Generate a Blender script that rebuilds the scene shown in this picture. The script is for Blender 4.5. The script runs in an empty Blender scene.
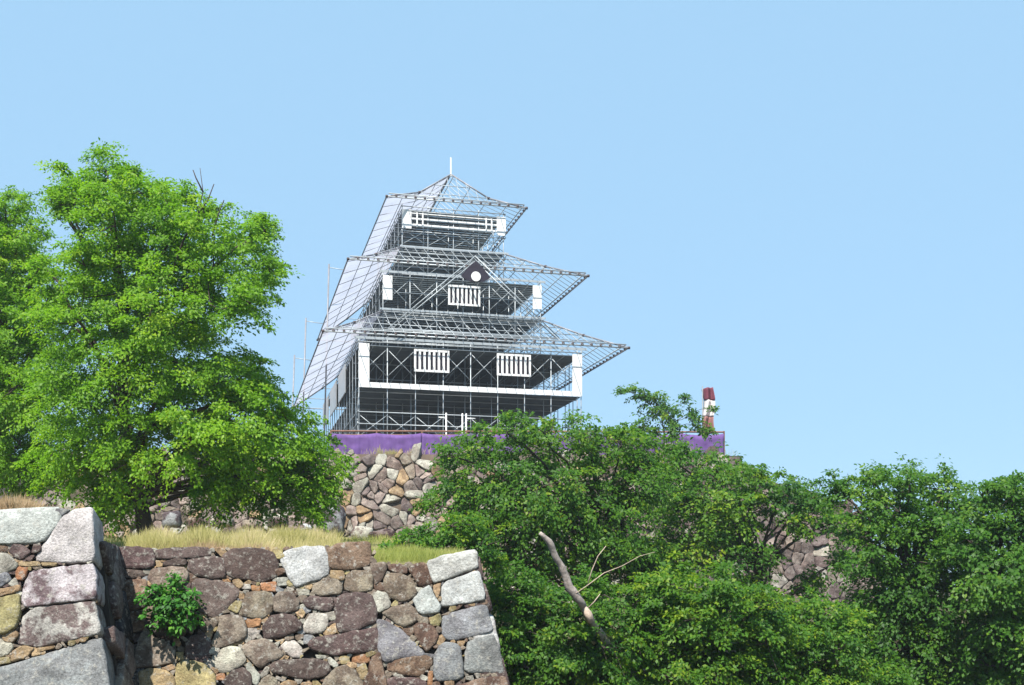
import bpy, math, random
import numpy as np
from mathutils import Vector, noise as mnoise

# ------------------------------------------------------------------ scene, camera, light
SC = bpy.context.scene
COL = SC.collection
F, CX, HY, EYE = 1142.0, 512.0, 590.0, 1.6      # focal length in pixels, picture centre, horizon row, eye height

cam_d = bpy.data.cameras.new("camera")
cam = bpy.data.objects.new("camera", cam_d); COL.objects.link(cam)
cam.location = (0, 0, EYE); cam.rotation_euler = (math.radians(90), 0, 0)
cam_d.sensor_width = 36.0; cam_d.lens = F / 1024 * 36.0
cam_d.shift_y = (HY - 342.5) / 1024
cam_d.clip_start = 0.1; cam_d.clip_end = 6000
SC.camera = cam

SUN_EL, SUN_AZ = math.radians(54), math.radians(201)     # azimuth clockwise from +Y
world = bpy.data.worlds.new("World"); SC.world = world; world.use_nodes = True
wn = world.node_tree; wn.nodes.clear()
wo = wn.nodes.new("ShaderNodeOutputWorld"); wb = wn.nodes.new("ShaderNodeBackground")
sky = wn.nodes.new("ShaderNodeTexSky"); sky.sky_type = 'NISHITA'; sky.sun_disc = False
sky.sun_elevation = SUN_EL; sky.sun_rotation = SUN_AZ
sky.altitude = 50; sky.air_density = 1.0; sky.dust_density = 0.35; sky.ozone_density = 3.2
wb.inputs["Strength"].default_value = 0.15
smx = wn.nodes.new("ShaderNodeMix"); smx.data_type = 'RGBA'
smx.inputs[0].default_value = 0.90                                        # light summer haze evens the sky out
smx.inputs[7].default_value = (1.33, 2.24, 3.12, 1)
wn.links.new(sky.outputs[0], smx.inputs[6]); wn.links.new(smx.outputs[2], wb.inputs[0]); wn.links.new(wb.outputs[0], wo.inputs[0])

sun_d = bpy.data.lights.new("sun", 'SUN'); sun = bpy.data.objects.new("sun", sun_d); COL.objects.link(sun)
sun_d.energy = 4.8; sun_d.angle = math.radians(0.55); sun_d.color = (1.0, 0.95, 0.87)
SDIR = Vector((math.sin(SUN_AZ) * math.cos(SUN_EL), math.cos(SUN_AZ) * math.cos(SUN_EL), math.sin(SUN_EL)))
sun.rotation_euler = SDIR.to_track_quat('Z', 'Y').to_euler()

SC.view_settings.view_transform = 'Standard'; SC.view_settings.look = 'None'
SC.view_settings.gamma = 1.0; SC.view_settings.use_curve_mapping = False
SC.view_settings.exposure = 1.0

RNG = np.random.default_rng(7)
random.seed(7)

# ------------------------------------------------------------------ helpers
def W(px, py, D):
    """the point at depth D seen at a pixel of the photograph"""
    return np.array([(px - CX) / F * D, D, EYE + (HY - py) / F * D])

def tag(o, label=None, cat=None, group=None, kind=None):
    if label: o["label"] = label
    if cat: o["category"] = cat
    if group: o["group"] = group
    if kind: o["kind"] = kind
    return o

def empty(name, loc=(0, 0, 0)):
    o = bpy.data.objects.new(name, None); COL.objects.link(o); o.location = loc
    o.empty_display_size = 0.3
    return o

def link(name, me, mats, parent=None):
    for m in (mats if isinstance(mats, (list, tuple)) else [mats]): me.materials.append(m)
    o = bpy.data.objects.new(name, me); COL.objects.link(o)
    if parent is not None:
        o.parent = parent
        if parent.type == 'EMPTY':
            loc = Vector(parent.location)
            o.location = -loc if True else loc
    return o

def mesh_obj(name, verts, faces, mats, parent=None, smooth=False, midx=None):
    """verts are world coordinates; the object's origin goes to the middle of its foot"""
    v = np.asarray(verts, dtype=float)
    org = np.array([v[:, 0].mean(), v[:, 1].mean(), v[:, 2].min()])
    me = bpy.data.meshes.new(name)
    me.from_pydata([tuple(p) for p in (v - org)], [], [tuple(f) for f in faces])
    if smooth: me.polygons.foreach_set("use_smooth", [True] * len(me.polygons))
    if midx is not None: me.polygons.foreach_set("material_index", list(midx))
    me.update()
    for m in (mats if isinstance(mats, (list, tuple)) else [mats]): me.materials.append(m)
    o = bpy.data.objects.new(name, me); COL.objects.link(o)
    place(o, org, parent)
    return o

def place(o, org, parent):
    o["_w"] = [float(c) for c in org]
    if parent is None:
        o.location = org
    else:
        o.parent = parent
        base = np.array(parent["_w"]) if "_w" in parent else np.array(parent.location)
        o.location = np.asarray(org) - base

class MB:
    """collects shapes for one mesh"""
    def __init__(s): s.v = []; s.f = []; s.m = []
    def add(s, vs, fs, mi=0):
        b = len(s.v); s.v += [tuple(p) for p in vs]; s.f += [tuple(b + i for i in f) for f in fs]; s.m += [mi] * len(fs)
    def tube(s, pts, rad, n=6, mi=0, cap=True):
        pts = [np.asarray(p, float) for p in pts]
        if not hasattr(rad, '__len__'): rad = [rad] * len(pts)
        vs = []; fs = []
        ref = None
        for i, p in enumerate(pts):
            t = pts[min(i + 1, len(pts) - 1)] - pts[max(i - 1, 0)]
            t = t / (np.linalg.norm(t) + 1e-9)
            if ref is None: ref = np.array([0, 0, 1.0]) if abs(t[2]) < 0.9 else np.array([1.0, 0, 0])
            a = np.cross(t, ref); a /= np.linalg.norm(a) + 1e-9; b = np.cross(t, a); ref = np.cross(a, t)
            for k in range(n):
                an = 2 * math.pi * k / n
                vs.append(p + rad[i] * (math.cos(an) * a + math.sin(an) * b))
        for i in range(len(pts) - 1):
            for k in range(n):
                k2 = (k + 1) % n
                fs.append((i * n + k, i * n + k2, (i + 1) * n + k2, (i + 1) * n + k))
        if cap:
            fs.append(tuple(range(n - 1, -1, -1))); fs.append(tuple((len(pts) - 1) * n + k for k in range(n)))
        s.add(vs, fs, mi)
    def box(s, o, ax, ay, az, mi=0):
        """o: corner; ax, ay, az: edge vectors"""
        o, ax, ay, az = [np.asarray(q, float) for q in (o, ax, ay, az)]
        vs = [o, o + ax, o + ax + ay, o + ay, o + az, o + ax + az, o + ax + ay + az, o + ay + az]
        s.add(vs, [(0, 3, 2, 1), (4, 5, 6, 7), (0, 1, 5, 4), (1, 2, 6, 5), (2, 3, 7, 6), (3, 0, 4, 7)], mi)
    def build(s, name, mats, parent=None, smooth=False):
        return mesh_obj(name, s.v, s.f, mats, parent, smooth, s.m)

# ------------------------------------------------------------------ materials
def new_mat(name):
    m = bpy.data.materials.new(name); m.use_nodes = True
    nt = m.node_tree; nt.nodes.clear()
    out = nt.nodes.new("ShaderNodeOutputMaterial")
    return m, nt, out
def nd(nt, t, **kw):
    n = nt.nodes.new(t)
    for k, v in kw.items(): setattr(n, k, v)
    return n
def noise_tex(nt, vec, scale, detail=4, rough=0.55, w=None):
    n = nd(nt, "ShaderNodeTexNoise")
    if w is not None: n.noise_dimensions = '4D'; nt.links.new(w, n.inputs["W"])
    n.inputs["Scale"].default_value = scale; n.inputs["Detail"].default_value = detail; n.inputs["Roughness"].default_value = rough
    nt.links.new(vec, n.inputs["Vector"]); return n
def ramp(nt, fac, stops, interp='LINEAR'):
    r = nd(nt, "ShaderNodeValToRGB"); cr = r.color_ramp; cr.interpolation = interp
    while len(cr.elements) < len(stops): cr.elements.new(0.5)
    for e, (p, c) in zip(cr.elements, stops):
        e.position = p; e.color = (c[0], c[1], c[2], 1) if hasattr(c, '__len__') else (c, c, c, 1)
    nt.links.new(fac, r.inputs[0]); return r
def mix(nt, fac, a, b, blend='MIX'):
    m = nd(nt, "ShaderNodeMix", data_type='RGBA', blend_type=blend)
    for key, val in (("Factor", fac), ("A", a), ("B", b)):
        sock = [q for q in m.inputs if q.name == key and (q.type == 'VALUE' if key == "Factor" else q.type == 'RGBA')][0]
        if isinstance(val, (int, float)): sock.default_value = val
        elif isinstance(val, tuple): sock.default_value = (*val, 1)
        else: nt.links.new(val, sock)
    return [q for q in m.outputs if q.type == 'RGBA'][0]
def principled(nt, out, color, rough=0.8, metal=0.0, normal=None, spec=0.3):
    p = nd(nt, "ShaderNodeBsdfPrincipled")
    if isinstance(color, tuple): p.inputs["Base Color"].default_value = (*color, 1)
    else: nt.links.new(color, p.inputs["Base Color"])
    p.inputs["Roughness"].default_value = rough; p.inputs["Metallic"].default_value = metal
    p.inputs["Specular IOR Level"].default_value = spec
    if normal is not None: nt.links.new(normal, p.inputs["Normal"])
    nt.links.new(p.outputs[0], out.inputs[0]); return p
def bump(nt, h, strength=0.4, dist=0.02):
    b = nd(nt, "ShaderNodeBump"); b.inputs["Strength"].default_value = strength; b.inputs["Distance"].default_value = dist
    nt.links.new(h, b.inputs["Height"]); return b.outputs[0]

def stone_mat(name, scale=1.0, lichen=0.5):
    m, nt, out = new_mat(name)
    geo = nd(nt, "ShaderNodeNewGeometry"); oi = nd(nt, "ShaderNodeObjectInfo")
    at = nd(nt, "ShaderNodeAttribute"); at.attribute_name = "tone"
    mul = nd(nt, "ShaderNodeMath", operation='MULTIPLY'); nt.links.new(oi.outputs["Random"], mul.inputs[0]); mul.inputs[1].default_value = 40
    pos, w = geo.outputs["Position"], mul.outputs[0]
    base = mix(nt, 1.0, oi.outputs["Color"], at.outputs["Color"], 'MULTIPLY')
    n1 = noise_tex(nt, pos, 2.6 * scale, 5, 0.6, w)
    v1 = ramp(nt, n1.outputs[0], [(0.3, 0.6), (0.7, 1.35)])
    c = mix(nt, 1.0, base, v1.outputs[0], 'MULTIPLY')
    # dark iron stains
    n2 = noise_tex(nt, pos, 3.4 * scale, 6, 0.65, w)
    f2r = ramp(nt, n2.outputs[0], [(0.46, 0.0), (0.54, 1.0)])
    f2 = nd(nt, "ShaderNodeMath", operation='MULTIPLY'); nt.links.new(f2r.outputs[0], f2.inputs[0]); nt.links.new(oi.outputs["Alpha"], f2.inputs[1])
    c = mix(nt, f2.outputs[0], c, mix(nt, 1.0, c, (0.30, 0.215, 0.225), 'MULTIPLY'))
    # pale lichen
    n3 = noise_tex(nt, pos, 13.0 * scale, 7, 0.72, w)
    f3 = ramp(nt, n3.outputs[0], [(0.53, 0.0), (0.63, lichen)])
    c = mix(nt, f3.outputs[0], c, (0.30, 0.285, 0.25))
    n4 = noise_tex(nt, pos, 34 * scale, 3, 0.7, w)
    v4 = ramp(nt, n4.outputs[0], [(0.25, 0.5), (0.75, 1.5)])
    c = mix(nt, 1.0, c, v4.outputs[0], 'MULTIPLY')
    ad = nd(nt, "ShaderNodeMath", operation='ADD'); nt.links.new(n3.outputs[0], ad.inputs[0]); nt.links.new(n4.outputs[0], ad.inputs[1])
    principled(nt, out, c, 0.9, 0, bump(nt, ad.outputs[0], 0.7, 0.035 / scale), 0.2)
    return m

def plain_mat(name, color, rough=0.6, metal=0.0, var=0.25, scale=6.0, bmp=0.0):
    m, nt, out = new_mat(name)
    geo = nd(nt, "ShaderNodeNewGeometry")
    n = noise_tex(nt, geo.outputs["Position"], scale, 5, 0.6)
    v = ramp(nt, n.outputs[0], [(0.25, 1 - var), (0.75, 1 + var)])
    c = mix(nt, 1.0, color, v.outputs[0], 'MULTIPLY')
    principled(nt, out, c, rough, metal, bump(nt, n.outputs[0], bmp, 0.02) if bmp else None)
    return m

def leaf_mat(name, dark, light, yellow, trans=0.38):
    """leaf colours differ leaf by leaf (an attribute), partly translucent"""
    m, nt, out = new_mat(name)
    at = nd(nt, "ShaderNodeAttribute"); at.attribute_name = "leaf"
    r = ramp(nt, at.outputs["Fac"], [(0.0, dark), (0.6, light), (1.0, yellow)])
    d = nd(nt, "ShaderNodeBsdfPrincipled"); d.inputs["Roughness"].default_value = 0.5; d.inputs["Specular IOR Level"].default_value = 0.25
    t = nd(nt, "ShaderNodeBsdfTranslucent")
    tc = mix(nt, 1.0, r.outputs[0], (1.25, 1.35, 0.6), 'MULTIPLY')
    nt.links.new(r.outputs[0], d.inputs["Base Color"]); nt.links.new(tc, t.inputs["Color"])
    ms = nd(nt, "ShaderNodeMixShader"); ms.inputs[0].default_value = trans
    nt.links.new(d.outputs[0], ms.inputs[1]); nt.links.new(t.outputs[0], ms.inputs[2]); nt.links.new(ms.outputs[0], out.inputs[0])
    return m

M_STONE = stone_mat("wall_stone_near", 1.0, 0.72)
M_STONE_FAR = stone_mat("wall_stone_upper", 0.6, 0.3)
M_CORE = plain_mat("wall_core_earth", (0.035, 0.028, 0.022), 0.95, 0, 0.4, 5)
M_BARK = plain_mat("bark", (0.055, 0.042, 0.035), 0.9, 0, 0.45, 14, 0.5)
M_DEAD = plain_mat("dead_bark", (0.31, 0.265, 0.235), 0.9, 0, 0.5, 16, 0.6)
M_DEADWOOD = plain_mat("bare_wood", (0.42, 0.33, 0.26), 0.85, 0, 0.3, 16, 0.4)
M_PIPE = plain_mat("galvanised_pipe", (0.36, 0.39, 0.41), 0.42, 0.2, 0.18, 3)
M_PIPE_DARK = plain_mat("dark_pipe", (0.22, 0.22, 0.24), 0.5, 0.2, 0.3, 3)  # same pipe, its dark look against the sky put into the colour
M_CLAMP = plain_mat("rusty_clamp", (0.07, 0.05, 0.05), 0.7, 0.2, 0.3, 9)
M_WHITE = plain_mat("white_panel", (0.70, 0.70, 0.69), 0.55, 0, 0.10, 0.9)
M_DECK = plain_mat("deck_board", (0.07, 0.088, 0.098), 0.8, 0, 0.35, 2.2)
M_BLACK = plain_mat("gable_black", (0.018, 0.013, 0.024), 0.6, 0, 0.2, 3)
M_PURPLE = plain_mat("purple_cloth", (0.118, 0.062, 0.205), 0.85, 0, 0.22, 1.6)
M_RUST = plain_mat("rust_rail", (0.20, 0.105, 0.075), 0.8, 0, 0.3, 5)
M_MAROON = plain_mat("maroon_cloth", (0.15, 0.04, 0.06), 0.85, 0, 0.15, 4)
M_CREAM = plain_mat("white_cloth", (0.55, 0.51, 0.50), 0.85, 0, 0.06, 4)
M_PINK = plain_mat("dusty_pink_cloth", (0.25, 0.12, 0.11), 0.85, 0, 0.15, 4)

def sheet_mat():
    m, nt, out = new_mat("pale_mesh_sheet")
    geo = nd(nt, "ShaderNodeNewGeometry"); n = noise_tex(nt, geo.outputs["Position"], 0.8, 4)
    v = ramp(nt, n.outputs[0], [(0.3, (0.40, 0.40, 0.46)), (0.7, (0.50, 0.50, 0.56))])
    d = nd(nt, "ShaderNodeBsdfDiffuse"); t = nd(nt, "ShaderNodeBsdfTranslucent")
    nt.links.new(v.outputs[0], d.inputs[0]); nt.links.new(v.outputs[0], t.inputs[0])
    a = nd(nt, "ShaderNodeMixShader"); a.inputs[0].default_value = 0.62
    nt.links.new(d.outputs[0], a.inputs[1]); nt.links.new(t.outputs[0], a.inputs[2])
    tr = nd(nt, "ShaderNodeBsdfTransparent")
    b = nd(nt, "ShaderNodeMixShader"); b.inputs[0].default_value = 0.24       # open weave
    nt.links.new(a.outputs[0], b.inputs[1]); nt.links.new(tr.outputs[0], b.inputs[2]); nt.links.new(b.outputs[0], out.inputs[0])
    return m
M_SHEET = sheet_mat()

def ground_mat(name, c1, c2, c3, scale=0.6):
    m, nt, out = new_mat(name)
    geo = nd(nt, "ShaderNodeNewGeometry")
    n = noise_tex(nt, geo.outputs["Position"], scale, 6, 0.6); n2 = noise_tex(nt, geo.outputs["Position"], scale * 14, 5, 0.7)
    r = ramp(nt, n.outputs[0], [(0.35, c1), (0.5, c2), (0.68, c3)])
    v = ramp(nt, n2.outputs[0], [(0.25, 0.6), (0.75, 1.35)])
    principled(nt, out, mix(nt, 1.0, r.outputs[0], v.outputs[0], 'MULTIPLY'), 0.95, 0, bump(nt, n2.outputs[0], 0.6, 0.06), 0.1)
    return m
M_GROUND = ground_mat("ground_earth", (0.05, 0.06, 0.02), (0.09, 0.075, 0.045), (0.13, 0.10, 0.065))
M_TERRACE = ground_mat("terrace_earth", (0.20, 0.20, 0.07), (0.27, 0.22, 0.12), (0.16, 0.18, 0.05))

M_GRAVEL = ground_mat("hill_gravel", (0.06, 0.058, 0.055), (0.09, 0.085, 0.08), (0.07, 0.065, 0.06))
LEAF_A = leaf_mat("leaf_bright", (0.068, 0.175, 0.008), (0.158, 0.325, 0.014), (0.26, 0.39, 0.020), 0.5)
LEAF_B = leaf_mat("leaf_cherry", (0.028, 0.095, 0.014), (0.080, 0.19, 0.014), (0.22, 0.30, 0.018), 0.46)
LEAF_C = leaf_mat("leaf_deep", (0.026, 0.088, 0.012), (0.066, 0.168, 0.015), (0.15, 0.25, 0.020), 0.44)
LEAF_IVY = leaf_mat("leaf_shrub", (0.025, 0.10, 0.014), (0.055, 0.19, 0.022), (0.12, 0.27, 0.030), 0.3)
GRASS_DRY = leaf_mat("grass_dry", (0.33, 0.22, 0.13), (0.42, 0.30, 0.19), (0.46, 0.36, 0.22), 0.3)
GRASS_YEL = leaf_mat("grass_yellow", (0.27, 0.25, 0.08), (0.41, 0.36, 0.16), (0.50, 0.41, 0.25), 0.3)
GRASS_GRN = leaf_mat("grass_green", (0.16, 0.20, 0.04), (0.29, 0.31, 0.08), (0.42, 0.38, 0.17), 0.3)

# ------------------------------------------------------------------ ground, terrace, hill
def grid_surface(xs, ys, fz):
    X, Y = np.meshgrid(xs, ys, indexing='ij'); Z = fz(X, Y)
    v = np.stack([X, Y, Z], -1).reshape(-1, 3); nx, ny = len(xs), len(ys)
    f = [(i * ny + j, (i + 1) * ny + j, (i + 1) * ny + j + 1, i * ny + j + 1) for i in range(nx - 1) for j in range(ny - 1)]
    return v, f
def smooth(e0, e1, x):
    t = np.clip((x - e0) / (e1 - e0), 0, 1); return t * t * (3 - 2 * t)
def ground_z(X, Y):
    z = 2.3 * smooth(24, 54, Y) * smooth(-14, 2, X) * (1 - smooth(30, 60, X)) * (1 - smooth(70, 110, Y)) - 1.7 * smooth(15, 21, Y) * smooth(-1.2, .6, X)
    return z + 0.10 * np.sin(X * .7 + 1) * np.sin(Y * .5) * smooth(20, 26, Y)
xs = np.unique(np.concatenate([np.linspace(-2500, -60, 14), np.linspace(-60, 60, 81), np.linspace(60, 2500, 14)]))
ys = np.unique(np.concatenate([np.linspace(-2500, -20, 10), np.linspace(-20, 110, 87), np.linspace(110, 2500, 14)]))
v, f = grid_surface(xs, ys, ground_z)
tag(mesh_obj("ground", v, f, M_GROUND, smooth=True), "brown earth under the trees at the foot of the castle hill", "ground", kind="structure")

def terrace_z(X, Y): return 1.98 + 0.055 * (Y - 17) + 0.05 * np.sin(X * 1.3) * np.sin(Y * .9)
def block(name, outline, fz, zbot, mat, label, step=1.2):
    """a raised piece of terrain: rows of points between its left and right edges, and skirts down to zbot"""
    ys = [p[0] for p in outline]; nx = 26
    vs = []; fs = []
    for (y, x0, x1) in outline:
        for i in range(nx):
            x = x0 + (x1 - x0) * i / (nx - 1); vs.append((x, y, float(fz(np.array(x), np.array(y)))))
    ny = len(outline); N = nx * ny
    vs += [(x, y, zbot) for (x, y, z) in vs]
    for j in range(ny - 1):
        for i in range(nx - 1):
            a = j * nx + i; fs.append((a, a + 1, a + nx + 1, a + nx))
    def skirt(idx):
        for a, b in zip(idx[:-1], idx[1:]): fs.append((a, a + N, b + N, b))
    skirt(list(range(nx))[::-1]); skirt([j * nx + nx - 1 for j in range(ny)][::-1])
    skirt([(ny - 1) * nx + i for i in range(nx)]); skirt([j * nx for j in range(ny)])
    return tag(mesh_obj(name, vs, fs, mat), label, name.replace('_', ' '), kind="structure")
def lerp_rows(rows, n):
    out = []
    for (a, b) in zip(rows[:-1], rows[1:]):
        for k in range(n): out.append(tuple(a[i] + (b[i] - a[i]) * k / n for i in range(3)))
    return out + [rows[-1]]
block("terrace", lerp_rows([(17.45, -40, -0.85), (28, -40, -2.4), (40, -40, -2.5), (59.5, -42, -6)], 12), terrace_z, -0.5, M_TERRACE,
      "grassy terrace above the lower stone wall")
def bast_z(X, Y): return 2.60 + 0.0 * X + 0.05 * np.sin(X * 2.1) + 0.02 * Y - .3
block("bastion_ground", lerp_rows([(16.1, -14, -6.08), (17.4, -16, -6.45)], 5), bast_z, -0.5, M_TERRACE, "grassy top of the left stone bastion")
block("hill", lerp_rows([(60.6, -44, 12.2), (66, -46, 12.6), (82, -46, 17), (118, -46, 19)], 8), lambda X, Y: 8.72 + 0.0 * X, -0.5, M_GRAVEL,
      "flat gravel hilltop that carries the scaffold tower")

# ------------------------------------------------------------------ dry stone walls
class Plane:
    """battered wall face Y = y0 + s (Z - z0), running along X"""
    def __init__(s, y0, z0, sl, k=0.0):
        s.k = k; s.y0, s.z0, s.s = y0, z0, sl; s.n = math.hypot(1, sl)
    def uv(s, px, py):
        u, v = (px - CX) / F, (HY - py) / F
        Y = (s.y0 + s.s * (EYE - s.z0)) / (1 - s.s * v)
        return (u * Y, (EYE + v * Y - s.z0) * s.n)
    def at(s, u, v, d=0.0):
        z = v / s.n
        return np.array([u + min(d, 0) * s.k, s.y0 + s.s * z - d / s.n, s.z0 + z + d * s.s / s.n])
class Patch:
    """bilinear face between four corners; u, v in metres"""
    def __init__(s, bl, br, tl, tr):
        s.c = [np.asarray(q, float) for q in (bl, br, tl, tr)]
        s.U = np.linalg.norm(s.c[1] - s.c[0]); s.V = np.linalg.norm(s.c[2] - s.c[0])
        n = np.cross(s.c[1] - s.c[0], s.c[2] - s.c[0]); s.nrm = n / np.linalg.norm(n)
    def at(s, u, v, d=0.0):
        a, b = u / s.U, v / s.V
        return (s.c[0] * (1 - a) + s.c[1] * a) * (1 - b) + (s.c[2] * (1 - a) + s.c[3] * a) * b + s.nrm * d

TONES = dict(P=(.118, .086, .078), B=(.165, .112, .08), K=(.235, .196, .15), G=(.215, .22, .225), W=(.47, .47, .455),
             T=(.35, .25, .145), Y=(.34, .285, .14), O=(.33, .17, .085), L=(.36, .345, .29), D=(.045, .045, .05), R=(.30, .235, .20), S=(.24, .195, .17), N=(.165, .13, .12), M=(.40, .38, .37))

STAIN = dict(M=.92, K=.6, W=.12, G=.30, P=.4, T=.4, Y=.35, O=.3, L=.4, B=.7)
def resample(poly, n, rounding=2, cut=.085):
    p = np.asarray(poly, float)
    for _ in range(rounding):                                  # corner cutting keeps the stone angular but worn
        q = np.roll(p, -1, 0); p = np.stack([p * (1 - cut) + q * cut, p * cut + q * (1 - cut)], 1).reshape(-1, 2)
    q = np.vstack([p, p[:1]]); seg = np.linalg.norm(np.diff(q, axis=0), axis=1); s = np.concatenate([[0], np.cumsum(seg)])
    t = np.linspace(0, s[-1], n, endpoint=False)
    return np.stack([np.interp(t, s, q[:, 0]), np.interp(t, s, q[:, 1])], 1)

def stone_geo(poly_uv, face, depth=0.35, bulge=0.05, n=30, rough=0.014, back=0.9, grow=1.0, tilt_=.08, rounding=2):
    p = resample(poly_uv, n, rounding); c = p.mean(0); p = c + (p - c) * grow
    area = 0.5 * abs(np.dot(p[:, 0], np.roll(p[:, 1], 1)) - np.dot(p[:, 1], np.roll(p[:, 0], 1)))
    size = math.sqrt(area); bulge = bulge * min(1.0, size / 0.35)
    seed = RNG.uniform(0, 100); tilt = RNG.uniform(-tilt_, tilt_, 2)
    out = RNG.uniform(-0.012, 0.022) * min(1, size / .3)
    rings = [(back, -depth), (1.0, -bulge * .9), (1.0, -bulge * .15), (.98, bulge * .5), (.93, bulge * .85), (.7, bulge * .97), (.45, bulge * 1.05), (.2, bulge * 1.1)]
    vs = []
    for ri, (sc, d) in enumerate(rings):
        for k in range(n):
            q = c + (p[k] - c) * sc
            e = 0.0
            if ri >= 1:
                nv = Vector((q[0] * 3.2 + seed, q[1] * 3.2, seed)); e = rough * 1.7 * mnoise.noise(nv) + rough * 1.3 * mnoise.noise(nv * 3.1)
                e += (q - c) @ tilt
                if ri in (1, 2, 3):
                    q = q + (p[k] - c) / (np.linalg.norm(p[k] - c) + 1e-6) * rough * 1.5 * mnoise.noise(Vector((q[0] * 9 + seed, q[1] * 9, 3)))
            vs.append(face.at(q[0], q[1], d + e + (out if ri else 0)))
    vs.append(face.at(c[0], c[1], bulge * 1.12 + out))
    fs = [tuple(range(n - 1, -1, -1))]
    for r in range(len(rings) - 1):
        for k in range(n):
            k2 = (k + 1) % n; fs.append((r * n + k, r * n + k2, (r + 1) * n + k2, (r + 1) * n + k))
    L = (len(rings) - 1) * n; ce = len(vs) - 1
    for k in range(n): fs.append((L + k, L + (k + 1) % n, ce))
    return vs, fs
def ccw(poly):
    p = np.asarray(poly, float); a = np.dot(p[:, 0], np.roll(p[:, 1], -1)) - np.dot(p[:, 1], np.roll(p[:, 0], -1))
    return p if a > 0 else p[::-1]
def set_tone(me, cols):
    a = me.attributes.new("tone", 'FLOAT_COLOR', 'POINT'); a.data.foreach_set("color", np.asarray(cols, np.float32).ravel())
def stone(name, poly_uv, face, tone, parent, mat, **kw):
    vs, fs = stone_geo(ccw(poly_uv), face, **kw)
    o = mesh_obj(name, vs, fs, mat, parent, True)
    t = np.array(TONES[tone]) * .85 * RNG.uniform(.85, 1.15) * RNG.uniform(.96, 1.04, 3)
    o.color = (*t, STAIN.get(tone, .5)); set_tone(o.data, np.ones((len(vs), 4)))
    return o
def stones_merged(name, polys, tones, face, parent, mat, **kw):
    V = []; Fc = []; C = []
    for p, tn in zip(polys, tones):
        vs, fs = stone_geo(ccw(p), face, **kw); b = len(V); V += vs; Fc += [tuple(b + i for i in q) for q in fs]
        t = np.array(TONES[tn]) * .85 * RNG.uniform(.8, 1.2); C += [(*t, 1)] * len(vs)
    o = mesh_obj(name, V, Fc, mat, parent, True); o.color = (1, 1, 1, .5); set_tone(o.data, C)
    return o

REG = dict(A=(0, 495, .14648), B=(0, 585, .14648), C=(110, 535, .14648), D=(110, 605, .11719), E=(200, 535, .14648), F=(210, 605, .11719),
           G=(320, 535, .11719), H=(320, 605, .11719), I=(400, 535, .11719), J=(400, 605, .11719))
def parse(txt):
    out = []
    for ln in txt.strip().splitlines():
        w = ln.split(); r, tone = w[0], w[1]; x0, y0, s = REG[r[0]]
        pts = [tuple(map(float, q.split(','))) for q in w[2:]]
        out.append((r[1:], tone, [(x0 + a * s, y0 + b * s) for a, b in pts]))
    return out

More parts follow.
